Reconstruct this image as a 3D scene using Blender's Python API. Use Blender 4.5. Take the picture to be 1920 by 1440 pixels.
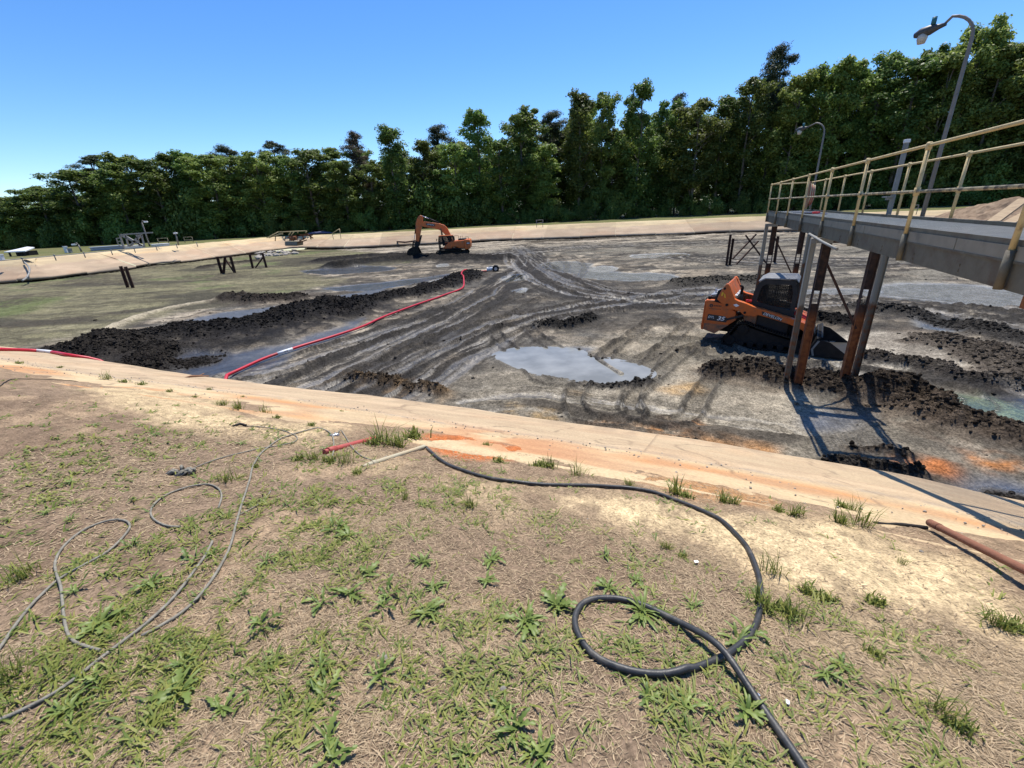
import bpy, bmesh, math, random
import numpy as np
from mathutils import Vector, Matrix

scene = bpy.context.scene
for o in list(bpy.data.objects):
    bpy.data.objects.remove(o)
rad = math.radians

# ------------------------------------------------------------------ camera
FPX = 822.0
TILT = math.atan(323 / 822.0)
ROLL = rad(2.72)
CAM = np.array([0.0, 0.0, 1.6])
_F = np.array([0, math.cos(TILT), -math.sin(TILT)])
_R0 = np.array([1.0, 0, 0]); _U0 = np.array([0, math.sin(TILT), math.cos(TILT)])
_R = _R0 * math.cos(ROLL) - _U0 * math.sin(ROLL)
_U = _U0 * math.cos(ROLL) + _R0 * math.sin(ROLL)
cd = bpy.data.cameras.new('camera'); cam = bpy.data.objects.new('camera', cd)
scene.collection.objects.link(cam)
cd.sensor_width = 36; cd.lens = FPX / 1920 * 36; cd.clip_end = 5000; cd.clip_start = 0.05
cam.matrix_world = Matrix(((_R[0], _U[0], -_F[0], CAM[0]), (_R[1], _U[1], -_F[1], CAM[1]), (_R[2], _U[2], -_F[2], CAM[2]), (0, 0, 0, 1)))
scene.camera = cam
scene.render.resolution_x = 1024; scene.render.resolution_y = 768

# ------------------------------------------------------------------ sky, sun, exposure
SUN_EL, SUN_AZ = rad(67), rad(20)          # azimuth from +Y towards +X
world = bpy.data.worlds.new('World'); scene.world = world; world.use_nodes = True
wn = world.node_tree.nodes; wl = world.node_tree.links
bg = wn['Background']; sky = wn.new('ShaderNodeTexSky'); sky.sky_type = 'NISHITA'
sky.sun_disc = False; sky.sun_elevation = SUN_EL; sky.sun_rotation = SUN_AZ
sky.air_density = 0.85; sky.dust_density = 0.1; sky.ozone_density = 4.0; sky.altitude = 50
hs_ = wn.new('ShaderNodeHueSaturation'); hs_.inputs['Saturation'].default_value = 1.24; hs_.inputs['Hue'].default_value = 0.505; wl.new(sky.outputs[0], hs_.inputs['Color']); wl.new(hs_.outputs[0], bg.inputs[0]); bg.inputs[1].default_value = 0.132
sd = bpy.data.lights.new('sun', 'SUN'); sun = bpy.data.objects.new('sun', sd); scene.collection.objects.link(sun)
sd.energy = 4.6; sd.angle = rad(0.5); sd.color = (1.0, 0.95, 0.87)
_sdir = Vector((math.sin(SUN_AZ) * math.cos(SUN_EL), math.cos(SUN_AZ) * math.cos(SUN_EL), math.sin(SUN_EL)))
sun.rotation_euler = (-_sdir).to_track_quat('-Z', 'Y').to_euler(); sun.location = (20, 40, 60)
vs = scene.view_settings
vs.view_transform = 'Standard'; vs.look = 'None'; vs.exposure = 0.55; vs.gamma = 1; vs.use_curve_mapping = False

# ------------------------------------------------------------------ survey: photograph pixel -> place
def ray(x, y): return _F + _R * (x - 960) / FPX - _U * (y - 720) / FPX
def P(x, y, z):
    d = ray(x, y); return CAM + d * ((z - CAM[2]) / d[2])
def PY(x, y, Y):
    d = ray(x, y); return CAM + d * (Y / d[1])
def PS(x, y, o, h):
    """point on the vertical plane through o along h"""
    n = np.array([-h[1], h[0], 0]); d = ray(x, y); return CAM + d * (((o - CAM) @ n) / (d @ n))
FLOOR = -3.3

# ------------------------------------------------------------------ noise
_T = np.random.RandomState(7).rand(8, 256, 256)
def vn(x, y, k=0):
    x = np.asarray(x, float) + 1000.37; y = np.asarray(y, float) + 1000.71
    xi = np.floor(x).astype(int); yi = np.floor(y).astype(int); fx = x - xi; fy = y - yi
    fx = fx * fx * (3 - 2 * fx); fy = fy * fy * (3 - 2 * fy)
    T = _T[k % 8]; a = xi & 255; b = (xi + 1) & 255; c = yi & 255; d = (yi + 1) & 255
    return (T[a, c] * (1 - fx) + T[b, c] * fx) * (1 - fy) + (T[a, d] * (1 - fx) + T[b, d] * fx) * fy
def fbm(x, y, sc=1.0, oc=4, k=0, g=0.5):
    s = 0; a = 1; t = 0; x = np.asarray(x, float) * sc; y = np.asarray(y, float) * sc
    for i in range(oc):
        s = s + a * vn(x, y, k + i); t += a; a *= g
        x, y = 1.9 * x + 0.63 * y + 5.2, 1.9 * y - 0.63 * x + 1.7
    return s / t
def worley(x, y, sc=1.0, k=0):
    """distance to the nearest scattered point and a value per cell"""
    x = np.asarray(x, float) * sc + 2000.3; y = np.asarray(y, float) * sc + 2000.9; xi = np.floor(x).astype(int); yi = np.floor(y).astype(int); best = np.full(x.shape, 9.0); val = np.zeros(x.shape)
    for i in (-1, 0, 1):
        for j in (-1, 0, 1):
            a = (xi + i) & 255; b = (yi + j) & 255; d = (xi + i + _T[k % 8][a, b] - x) ** 2 + (yi + j + _T[(k + 1) % 8][a, b] - y) ** 2; m = d < best; best = np.where(m, d, best); val = np.where(m, _T[(k + 2) % 8][a, b], val)
    return np.sqrt(best), val
def ss(a, b, x):
    t = np.clip((np.asarray(x, float) - a) / (b - a), 0, 1); return t * t * (3 - 2 * t)
def catmull(pts, n=8, closed=False):
    p = np.array(pts, float); N = len(p); out = []
    for i in range(N if closed else N - 1):
        if closed: a, b, c, d = p[(i - 1) % N], p[i], p[(i + 1) % N], p[(i + 2) % N]
        else: a, b, c, d = p[max(i - 1, 0)], p[i], p[i + 1], p[min(i + 2, N - 1)]
        for j in range(n):
            t = j / n
            out.append(0.5 * (2 * b + (c - a) * t + (2 * a - 5 * b + 4 * c - d) * t * t + (3 * b - a - 3 * c + d) * t ** 3))
    if not closed: out.append(p[-1])
    return np.array(out)
def resample(p, step):
    p = np.array(p, float); l = np.r_[0, np.cumsum(np.linalg.norm(np.diff(p, axis=0), axis=1))]
    n = max(2, int(l[-1] / step) + 1); t = np.linspace(0, l[-1], n)
    return np.stack([np.interp(t, l, p[:, i]) for i in range(p.shape[1])], 1)
def seg_dist(X, Y, pl, closed=False, with_s=False):
    """distance to a polyline, arc length and side"""
    pl = np.array(pl)[:, :2]; best = np.full(X.shape, 1e18); S = np.zeros(X.shape); side = np.zeros(X.shape); s0 = 0
    n = len(pl)
    for i in range(n if closed else n - 1):
        a = pl[i]; b = pl[(i + 1) % n]; d = b - a; L = math.hypot(*d)
        if L < 1e-9: continue
        t = np.clip(((X - a[0]) * d[0] + (Y - a[1]) * d[1]) / (L * L), 0, 1)
        ex = X - a[0] - t * d[0]; ey = Y - a[1] - t * d[1]; q = ex * ex + ey * ey; m = q < best
        best = np.where(m, q, best)
        if with_s:
            S = np.where(m, s0 + t * L, S); side = np.where(m, np.sign(d[0] * ey - d[1] * ex), side)
        s0 += L
    r = np.sqrt(best)
    return (r, S, side) if with_s else r
def inside(X, Y, pl):
    pl = np.array(pl)[:, :2]; c = np.zeros(X.shape, bool); n = len(pl)
    for i in range(n):
        x1, y1 = pl[i]; x2, y2 = pl[(i + 1) % n]
        if y1 == y2: continue
        c ^= ((y1 > Y) != (y2 > Y)) & (X < (x2 - x1) * (Y - y1) / (y2 - y1) + x1)
    return c
def sdist(X, Y, pl):
    return np.where(inside(X, Y, pl), 1, -1) * seg_dist(X, Y, pl, True)

# ------------------------------------------------------------------ materials
MATS = {}
def newmat(name):
    m = bpy.data.materials.new(name); m.use_nodes = True; MATS[name] = m
    nt = m.node_tree; return m, nt, nt.nodes, nt.links, nt.nodes['Principled BSDF']
def pm(name, c1, c2=None, sc=6, rough=0.6, bump=0.0, bsc=None, metal=0.0, c3=None, lo=0.35, hi=0.65, spec=0.4, c3lo=0.55, c3hi=0.75, c3sc=None, detail=6):
    """two or three tone noise material with bump, object space"""
    m, nt, N, L, b = newmat(name); b.inputs['Roughness'].default_value = rough; b.inputs['Metallic'].default_value = metal
    b.inputs['Specular IOR Level'].default_value = spec
    tc = N.new('ShaderNodeTexCoord')
    def noise(s, d=detail):
        n = N.new('ShaderNodeTexNoise'); n.inputs['Scale'].default_value = s; n.inputs['Detail'].default_value = d
        n.inputs['Roughness'].default_value = 0.62; L.new(tc.outputs['Object'], n.inputs['Vector']); return n
    col = None
    if c2 is None: b.inputs['Base Color'].default_value = (*c1, 1)
    else:
        n = noise(sc); r = N.new('ShaderNodeMapRange'); r.inputs[1].default_value = lo; r.inputs[2].default_value = hi
        L.new(n.outputs[0], r.inputs[0]); mx = N.new('ShaderNodeMix'); mx.data_type = 'RGBA'
        mx.inputs[6].default_value = (*c1, 1); mx.inputs[7].default_value = (*c2, 1); L.new(r.outputs[0], mx.inputs[0]); col = mx.outputs[2]
        if c3 is not None:
            n2 = noise(c3sc or sc * 0.37); r2 = N.new('ShaderNodeMapRange'); r2.inputs[1].default_value = c3lo; r2.inputs[2].default_value = c3hi
            L.new(n2.outputs[0], r2.inputs[0]); m2 = N.new('ShaderNodeMix'); m2.data_type = 'RGBA'
            L.new(col, m2.inputs[6]); m2.inputs[7].default_value = (*c3, 1); L.new(r2.outputs[0], m2.inputs[0]); col = m2.outputs[2]
        L.new(col, b.inputs['Base Color'])
    if bump:
        n = noise(bsc or sc * 4); bp = N.new('ShaderNodeBump'); bp.inputs['Strength'].default_value = bump; bp.inputs['Distance'].default_value = 0.02
        L.new(n.outputs[0], bp.inputs['Height']); L.new(bp.outputs[0], b.inputs['Normal'])
    return m

# ------------------------------------------------------------------ objects
COL = scene.collection
def tag(o, label=None, cat=None, group=None, kind=None):
    if label: o['label'] = label
    if cat: o['category'] = cat
    if group: o['group'] = group
    if kind: o['kind'] = kind
    return o
def empty(name, loc=(0, 0, 0), rz=0.0, **k):
    o = bpy.data.objects.new(name, None); COL.objects.link(o); o.location = [float(v) for v in loc]; o.rotation_euler = (0, 0, rz); o.empty_display_size = 0.2
    return tag(o, **k)
def link(name, me, mat=None, parent=None, **k):
    o = bpy.data.objects.new(name, me); COL.objects.link(o)
    if mat is not None and not me.materials: me.materials.append(MATS[mat] if isinstance(mat, str) else mat)
    if parent is not None: o.parent = parent
    return tag(o, **k)
def npmesh(name, V, F, smooth=False, cols=None, colname='Col', attrs=None):
    """mesh from numpy arrays; F is (n,3) or (n,4)"""
    V = np.ascontiguousarray(V, np.float32); F = np.ascontiguousarray(F, np.int32); k = F.shape[1]
    me = bpy.data.meshes.new(name); me.vertices.add(len(V)); me.vertices.foreach_set('co', V.ravel())
    me.loops.add(F.size); me.loops.foreach_set('vertex_index', F.ravel())
    me.polygons.add(len(F)); me.polygons.foreach_set('loop_start', np.arange(0, F.size, k, dtype=np.int32))
    if smooth: me.polygons.foreach_set('use_smooth', np.ones(len(F), bool))
    me.update(calc_edges=True)
    if cols is not None:
        a = me.color_attributes.new(colname, 'FLOAT_COLOR', 'POINT'); c = np.ones((len(V), 4), np.float32); c[:, :cols.shape[1]] = cols; a.data.foreach_set('color', c.ravel())
    for nme, v in (attrs or {}).items():
        a = me.attributes.new(nme, 'FLOAT', 'POINT'); a.data.foreach_set('value', np.ascontiguousarray(v, np.float32).ravel())
    return me
class MB:
    """collects shapes, then links them as one mesh object"""
    def __init__(s): s.v = []; s.f = []; s.sm = []
    def add(s, v, f, sm=False):
        o = len(s.v); s.v += [tuple(float(c) for c in p) for p in v]; s.f += [tuple(i + o for i in q) for q in f]; s.sm += [sm] * len(f); return s
    def box(s, c, d, rz=0.0, rx=0.0, ry=0.0):
        M = Matrix.Rotation(rz, 3, 'Z') @ Matrix.Rotation(ry, 3, 'Y') @ Matrix.Rotation(rx, 3, 'X'); v = []
        for x in (-.5, .5):
            for y in (-.5, .5):
                for z in (-.5, .5): v.append(M @ Vector((x * d[0], y * d[1], z * d[2])) + Vector(c))
        return s.add(v, [(0, 1, 3, 2), (4, 6, 7, 5), (0, 4, 5, 1), (2, 3, 7, 6), (0, 2, 6, 4), (1, 5, 7, 3)])
    def bar(s, a, b, w, h, up=(0, 0, 1)):
        a = Vector(a); b = Vector(b); t = (b - a).normalized(); u = Vector(up)
        if abs(t.dot(u)) > 0.98: u = Vector((1, 0, 0))
        x = t.cross(u).normalized(); y = x.cross(t); v = []
        for p in (a, b):
            for i, j in ((-1, -1), (1, -1), (1, 1), (-1, 1)): v.append(p + x * (i * w / 2) + y * (j * h / 2))
        return s.add(v, [(3, 2, 1, 0), (4, 5, 6, 7), (0, 1, 5, 4), (1, 2, 6, 5), (2, 3, 7, 6), (3, 0, 4, 7)])
    def tube(s, path, r, n=8, cap=True):
        path = [Vector(p) for p in path]; m = len(path); R = r if hasattr(r, '__len__') else [r] * m; v = []; px = None
        for i, p in enumerate(path):
            t = (path[min(i + 1, m - 1)] - path[max(i - 1, 0)]).normalized()
            if px is None:
                u = Vector((0, 0, 1)) if abs(t.z) < 0.9 else Vector((1, 0, 0)); px = t.cross(u).normalized()
            else: px = (px - t * px.dot(t)).normalized()
            py = t.cross(px)
            for k in range(n):
                a = 2 * math.pi * k / n; v.append(p + (px * math.cos(a) + py * math.sin(a)) * R[i])
        f = [(i * n + k, i * n + (k + 1) % n, (i + 1) * n + (k + 1) % n, (i + 1) * n + k) for i in range(m - 1) for k in range(n)]
        s.add(v, f, True)
        if cap:
            o = len(s.v) - n * m; s.f += [tuple(o + k for k in range(n))[::-1], tuple(o + (m - 1) * n + k for k in range(n))]; s.sm += [False, False]
        return s
    def cyl(s, a, b, r, n=12, r2=None): return s.tube([a, b], [r, r if r2 is None else r2], n)
    def prism(s, prof, y0, y1):
        """profile in (x, z), extruded along y"""
        n = len(prof); v = [(x, y0, z) for x, z in prof] + [(x, y1, z) for x, z in prof]
        ar = sum(prof[i][0] * prof[(i + 1) % n][1] - prof[(i + 1) % n][0] * prof[i][1] for i in range(n))
        f = [tuple(range(n)), tuple(range(2 * n - 1, n - 1, -1))] + [(i, i + n, (i + 1) % n + n, (i + 1) % n) for i in range(n)]
        if ar < 0: f = [q[::-1] for q in f]
        return s.add(v, f)
    def build(s, name, mat, parent=None, bevel=0.0, seg=2, **k):
        me = bpy.data.meshes.new(name); me.from_pydata(s.v, [], s.f); me.polygons.foreach_set('use_smooth', np.array(s.sm, bool)); me.update()
        o = link(name, me, mat, parent, **k)
        if bevel:
            b = o.modifiers.new('bevel', 'BEVEL'); b.width = bevel; b.segments = seg; b.limit_method = 'ANGLE'; b.angle_limit = rad(35); b.harden_normals = False
        return o
def copy_tree(o, parent=None):
    c = o.copy(); COL.objects.link(c); c.parent = parent
    for ch in o.children: copy_tree(ch, c)
    return c
# ------------------------------------------------------------------ the lagoon: bank line, land profile
EDGE_Z, CREST_Z, APRON = -2.4, -0.75, 4.2
_near = [P(x, y, EDGE_Z)[:2] for x, y in [(0, 646), (180, 673), (400, 707), (740, 746), (1000, 781), (1300, 822), (1440, 845), (1700, 890), (1920, 936)]]
FEDGE_Z, FCREST_Z = -2.85, -1.0            # the far banks lie a little lower
_far = [tuple(P(x, y, FEDGE_Z)[:2]) for x, y in [(1484, 429.5), (1412, 431), (1340, 433), (1280, 436), (1100, 442.5), (930, 448), (790, 455), (658, 461.5), (600, 463), (548, 463), (520, 466), (430, 477), (337, 488.5), (288, 493), (223, 502.5), (155, 510.5), (55, 522)]]
EDGE = [tuple(p) for p in _near] + [(10.2, 3.2), (16, 0.2), (28, -5), (42, -3), (54, 14), (60, 35), (62, 52), (58, 68)] + _far + [(-64, 46), (-63, 37), (-52, 30), (-36, 24.2)]
EDGE = catmull(EDGE, 4, True)
_gx, _gy = np.meshgrid(np.arange(-100, 120.1, .4), np.arange(-40, 130.1, .4)); _gd = sdist(_gx, _gy, EDGE)
def D(x, y):
    """signed distance to the slab edge, positive over the pond (table look-up)"""
    i = np.clip((np.asarray(x, float) + 100) / .4, 0, _gd.shape[1] - 1.001); j = np.clip((np.asarray(y, float) + 40) / .4, 0, _gd.shape[0] - 1.001); a = i.astype(int); b = j.astype(int); u = i - a; v = j - b
    return (_gd[b, a] * (1 - u) + _gd[b, a + 1] * u) * (1 - v) + (_gd[b + 1, a] * (1 - u) + _gd[b + 1, a + 1] * u) * v
def edge_z(r): return EDGE_Z + (FEDGE_Z - EDGE_Z) * ss(22, 42, r)
def crest_z(r): return CREST_Z + (FCREST_Z - CREST_Z) * ss(22, 42, r)
def land_z(x, y, d=None):
    x = np.asarray(x, float); y = np.asarray(y, float)
    d = D(x, y) if d is None else d
    t = np.maximum(-d - APRON, 0); r = np.hypot(x, y)
    rise = 0.88 * (1 - np.exp(-t / 2.2)) * (1 - ss(22, 55, r)) + 0.12 * (1 - np.exp(-t / 4)) * ss(22, 55, r)
    z = np.where(d > -APRON, edge_z(r) + (-d) * ((crest_z(r) - edge_z(r)) / APRON), crest_z(r) + rise)
    return z
def G(px, py, lift=0.0):
    """where the ray through a pixel meets the near bank"""
    dr = ray(px, py); ts = np.r_[np.linspace(0.5, 12, 80), np.linspace(12.3, 60, 80)]
    q = CAM[None] + dr[None] * ts[:, None]; h = q[:, 2] - land_z(q[:, 0], q[:, 1]) - lift
    i = int(np.argmax(h < 0)); a, b = ts[max(i - 1, 0)], ts[i]
    for _ in range(18):
        m = (a + b) / 2; p = CAM + dr * m
        if p[2] - float(land_z(p[0], p[1])) - lift < 0: b = m
        else: a = m
    p = CAM + dr * b; return np.array([p[0], p[1], float(land_z(p[0], p[1])) + lift])
def polar(a0, a1, na, r0, r1, nr):
    th = np.radians(np.linspace(a0, a1, na)); r = r0 * (r1 / r0) ** np.linspace(0, 1, nr)
    A, Rr = np.meshgrid(th, r); return Rr * np.sin(A), Rr * np.cos(A), A, Rr
def gridfaces(nr, na, keep):
    i = np.arange(nr * na).reshape(nr, na); f = np.stack([i[:-1, :-1], i[:-1, 1:], i[1:, 1:], i[1:, :-1]], -1).reshape(-1, 4)[:, ::-1]
    k = keep[f].any(1); f = f[k]; u, inv = np.unique(f, return_inverse=True); return u, inv.reshape(-1, 4)

# ------------------------------------------------------------------ pond floor
NA, NR, A0, A1, R0_, R1_ = 1150, 500, -60.0, 62.0, 5.2, 95.0
FX, FY, FA, FR = polar(A0, A1, NA, R0_, R1_, NR)
fd = D(FX, FY)
Z0 = FLOOR
def fl(pts): return np.array([P(x, y, Z0)[:2] for x, y in pts])
near_ = ss(34, 14, FR); n_big = fbm(FX, FY, 0.11, 4, 0); n_mid = fbm(FX, FY, 0.6, 4, 1); n_fin = fbm(FX, FY, 2.6, 4, 2)
wob = (fbm(FX, FY, 0.5, 4, 3) - 0.5); wob2 = fbm(FX, FY, 1.7, 3, 5) - 0.5
# streaks running across the view (drag marks)
strk = fbm(FX * 0.25 + FY * 0.06, FY * 1.1 - FX * 0.25, 1.0, 4, 4)
H = np.full(FX.shape, FLOOR) + (n_big - 0.5) * 0.25 + (n_mid - 0.5) * 0.10 + (n_fin - 0.5) * 0.05
col = np.zeros(FX.shape + (3,)); rgh = np.full(FX.shape, 0.88); crumb = np.zeros(FX.shape)
def C3(*c): return np.array(c, float)
TAN, GREY, PALE = C3(.205, .170, .125), C3(.098, .090, .076), C3(.37, .315, .235)
DARK, BLACK, BROWN = C3(.04, .036, .031), C3(.017, .016, .016), C3(.085, .064, .046)
def lerp(mask, c):
    global col
    col = col * (1 - mask[..., None]) + c * mask[..., None]
col[:] = GREY
lerp(ss(.36, .62, n_mid * .5 + strk * .5), TAN)
lerp(ss(.52, .70, fbm(FX, FY, .9, 4, 6)) * .7, PALE)
dk_ = ss(.50, .60, fbm(FX * .5, FY, .8, 5, 2) + (strk - .5) * .25); lerp(dk_ * .75, DARK); dk2 = ss(.57, .64, fbm(FX, FY, 2.2, 4, 6)); lerp(dk2 * .7, DARK); crumb += np.maximum(dk_ * .10, dk2 * .08); heapm = np.zeros(FX.shape)
def bbox(pl, m): return (FX > pl[:, 0].min() - m) & (FX < pl[:, 0].max() + m) & (FY > pl[:, 1].min() - m) & (FY < pl[:, 1].max() + m)
def area(pts, soft=.6, w=.8, sm=True):
    """soft mask of an outlined patch of the floor"""
    pl = fl(pts); pl = catmull(pl, 4, True) if sm else pl; M = np.zeros(FX.shape); b = bbox(pl, soft * 2 + w)
    if not b.any(): return M
    d = sdist(FX[b], FY[b], pl) + wob[b] * w * 2 + wob2[b] * w * .8; M[b] = ss(-soft, soft, d); return M
def band(pts, width, w=.3):
    """ridge profile 0..1 across a stroke, with arc length"""
    pl = catmull(fl(pts), 6); M = np.zeros(FX.shape); b = bbox(pl, width * 2.5 + w)
    if not b.any(): return M
    d = seg_dist(FX[b], FY[b], pl) + wob[b] * w * 2 + wob2[b] * w; M[b] = 1 - ss(0.15 * width, width, d); return M
# lighter, sandier mud on the near right
lerp(area([(900, 700), (1100, 640), (1320, 620), (1700, 690), (1760, 800), (1500, 860), (1000, 790), (860, 750)], 2, 1.2) * .55, C3(.27, .235, .175))
lerp(area([(1540, 640), (1640, 620), (1760, 640), (1800, 690), (1700, 700), (1560, 690)], .6, .5) * .8, C3(.40, .36, .29))
# the far side: streaky grey, dried pale crusts
lerp(area([(880, 470), (1450, 440), (1920, 430), (1920, 560), (1500, 520), (1100, 480)], 3, 2) * ss(.4, .62, strk), C3(.16, .145, .115))
lerp(ss(60, 70, FY) * ss(.48, .6, strk) * .8, C3(.36, .31, .24))
# dark churned mud in the middle
mid = area([(540, 720), (640, 650), (800, 590), (920, 520), (1010, 490), (1180, 520), (1330, 545), (1240, 600), (1000, 625), (900, 690), (760, 735)], 2.0, 1.5)
lerp(mid * (.30 + .40 * ss(.40, .58, strk * .5 + n_fin * .5)), C3(.050, .046, .041)); crumb += mid * .08
# algae crust on the left half
alg = area([(-300, 560), (-60, 520), (250, 505), (420, 476), (560, 466), (700, 474), (770, 487), (690, 500), (560, 512), (640, 530), (520, 548), (440, 566), (300, 590), (200, 618), (60, 650), (-300, 700)], 1.6, 1.6)
ag = C3(.165, .150, .088)[None, None] * (.70 + .62 * fbm(FX * .35, FY, .5, 5, 7))[..., None]
lerp(alg * (.82 + .18 * ss(.3, .5, n_mid)), ag)
lerp(alg * ss(.52, .64, fbm(FX * .5, FY, 2.4, 4, 3)) * .5, C3(.07, .062, .042)); lerp(alg * ss(.5, .6, fbm(FX * .22 + FY * .1, FY * 1.1, .9, 4, 2)) * .5, C3(.075, .066, .045)); lerp(alg * ss(.55, .68, fbm(FX * .4 + FY * .1, FY, .28, 4, 1)) * .85, C3(.055, .05, .037)); lerp(alg * ss(.60, .72, fbm(FX, FY, .22, 4, 5)) * .6, C3(.10, .125, .05))
lerp(area([(-60, 575), (60, 560), (130, 560), (60, 580), (-60, 600)], 1, 1) * .6, C3(.085, .115, .035))
for pts_ in ([(110, 527), (200, 516), (285, 519), (250, 535), (140, 537)], [(-80, 565), (40, 552), (115, 548), (70, 565), (-40, 580)], [(245, 496), (320, 492), (350, 498), (280, 506)], [(0, 602), (120, 592), (260, 580), (140, 604), (20, 618)], [(640, 486), (740, 480), (780, 486), (700, 494)], [(330, 520), (420, 512), (470, 516), (380, 527)]): lerp(area(pts_, .9, 1.1) * ss(.3, .55, n_fin) * .75, C3(.062, .052, .038))
# wet slicks
slickm = np.zeros(FX.shape)
def slick(pts, c=(.085, .09, .095), soft=.35, w=.5, r=.16, dz=-.05):
    global rgh, H, crumb, slickm
    m = area(pts, soft, w); slickm = np.maximum(slickm, m); lerp(m * .9, C3(*c)); rgh = rgh * (1 - m) + r * m; H = H * (1 - m) + (FLOOR + dz + (n_fin - .5) * .02) * m; crumb = crumb * (1 - m)
slick([(330, 603), (420, 585), (520, 573), (620, 556), (720, 540), (700, 552), (600, 575), (480, 605), (400, 612)], (.09, .088, .084), r=.34)
slick([(565, 508), (620, 503), (700, 498), (740, 503), (700, 510), (610, 515)], (.06, .06, .06), r=.25)
slick([(600, 540), (720, 528), (860, 512), (800, 527), (690, 545)], (.08, .085, .09), r=.2)
slick([(330, 660), (470, 655), (560, 635), (640, 612), (690, 590), (640, 632), (560, 660), (520, 690), (400, 702), (330, 690)], (.082, .078, .072), r=.34)
slick([(1015, 494), (1080, 490), (1150, 508), (1260, 514), (1250, 522), (1130, 524), (1060, 510)], (.20, .205, .195), r=.2, w=.9)
slick([(1640, 536), (1760, 528), (1860, 536), (1990, 556), (1990, 580), (1820, 572), (1680, 560)], (.22, .225, .22), r=.16, w=.7)
slick([(1480, 545), (1560, 540), (1640, 544), (1640, 552), (1540, 552)], (.2, .2, .19), r=.2)
slick([(1715, 600), (1760, 597), (1822, 615), (1800, 623), (1740, 615)], (.2, .21, .2), r=.1, w=.3)
slick([(1020, 660), (1060, 650), (1110, 652), (1080, 664)], (.2, .2, .19), r=.12, w=.2)
slick([(1790, 955), (1830, 905), (1900, 905), (1960, 930), (1940, 960)], (.06, .06, .06), r=.2, w=.3)
slick([(1530, 770), (1640, 775), (1600, 800), (1520, 800)], (.13, .125, .115), r=.3, w=.3)
for pts in ([(1185, 478), (1270, 474), (1290, 480), (1200, 484)], [(940, 520), (980, 512), (990, 520), (950, 528)], [(960, 545), (985, 540), (985, 548)], [(1100, 505), (1130, 498), (1160, 503), (1130, 510)],
            [(800, 529), (830, 521), (838, 524), (815, 531)], [(820, 496), (838, 494), (840, 498), (822, 500)], [(1300, 552), (1350, 548), (1345, 556)]):
    slick(pts, (.38, .38, .36), .15, .15, .1)  # whitish glare on these wet spots is put into the colour
# pale dried ridge in the algae
r_ = band([(185, 628), (230, 605), (300, 583), (380, 567), (465, 556)], .55, .15); lerp(r_ * .85, C3(.36, .31, .22)); H += r_ * .16
lerp(area([(590, 585), (640, 568), (680, 572), (640, 590)], .4, .4) * .8, C3(.38, .30, .20))
# orange clay and rust stains near the bank
for pts, c in (([(1090, 790), (1200, 785), (1300, 800), (1420, 830), (1400, 850), (1250, 830), (1120, 808)], (.36, .17, .055)), ([(1240, 790), (1300, 800), (1290, 815), (1230, 806)], (.42, .17, .045)),
               ([(1790, 840), (1850, 850), (1890, 868), (1840, 868)], (.42, .16, .04)), ([(1715, 872), (1760, 868), (1765, 884), (1730, 886)], (.44, .14, .035)), ([(930, 765), (990, 760), (1050, 785), (980, 785)], (.34, .22, .09)),
               ([(1240, 725), (1300, 722), (1310, 735), (1260, 738)], (.34, .22, .10)), ([(1060, 730), (1100, 728), (1100, 740)], (.34, .23, .12))):
    lerp(area(pts, .3, .5) * .75 * ss(.3, .6, n_fin * .6 + n_mid * .4), C3(*c))
# green scum pool under the walkway
gs = area([(1775, 735), (1840, 742), (1950, 748), (1960, 810), (1860, 790), (1800, 765)], .2, .2)
lerp(gs, C3(.13, .155, .085)); lerp(gs * ss(.5, .6, n_fin) * .6, C3(.06, .085, .05)); H = H * (1 - gs) + (FLOOR - .06) * gs; rgh = rgh * (1 - gs) + .25 * gs
# heaps and windrows: (stroke, width, height, colour, crumbliness)
def heap(pts, width, h, c, cr=1.0, w=.35, mix=.95):
    global H, crumb, rgh, heapm
    m = band(pts, width, w); heapm = np.maximum(heapm, m * cr); sm_ = band(pts, width * 2.3, w * 2.5); lerp(ss(.05, .7, sm_) * ss(.38, .56, n_fin * .6 + n_mid * .4) * .62 * mix, C3(*c) * 1.25); H = H + h * m * (.65 + .7 * fbm(FX, FY, 1.1, 3, 6)); lerp(ss(.08, .45, m) * mix, C3(*c) * 1.0); crumb = np.maximum(crumb, m * cr); rgh = np.maximum(rgh, m * .95)
bp_ = area([(130, 668), (260, 632), (430, 612), (560, 592), (640, 582), (610, 606), (520, 640), (430, 668), (340, 694), (220, 692)], .7, 1.1); lerp(bp_ * (.55 + .45 * ss(.35, .55, n_fin)), BLACK * 1.3); crumb = np.maximum(crumb, bp_ * .45); H += bp_ * .1
heap([(180, 668), (260, 645), (340, 632), (420, 625), (500, 610), (560, 596), (640, 585)], 2.3, .34, BLACK, 1., .7)
heap([(120, 660), (200, 655), (300, 665), (260, 690), (360, 680)], 1.6, .2, (.03, .026, .022))
heap([(560, 598), (640, 580), (720, 562), (800, 545), (860, 528), (880, 515)], 1.7, .30, BLACK, 1., .6)
heap([(640, 500), (720, 490), (800, 486), (880, 488), (940, 486)], 3.0, .5, (.02, .019, .018))
heap([(600, 490), (680, 482), (760, 478)], 2.0, .25, (.022, .02, .019))
heap([(380, 503), (430, 495), (480, 490)], 1.0, .2, (.035, .03, .024), .7)
heap([(430, 560), (500, 563), (560, 560)], 1.2, .3, (.04, .032, .026))
heap([(1335, 700), (1400, 700), (1480, 715), (1560, 728), (1640, 740), (1720, 768), (1800, 795), (1900, 818), (1990, 835)], .75, .26, BROWN, 1.0, .5)
heap([(1640, 745), (1720, 752), (1760, 770)], .6, .3, BROWN, 1.0, .2)
heap([(1630, 672), (1700, 685), (1760, 700), (1800, 715), (1900, 728)], .5, .22, (.06, .05, .042), .9, .2)
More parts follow.
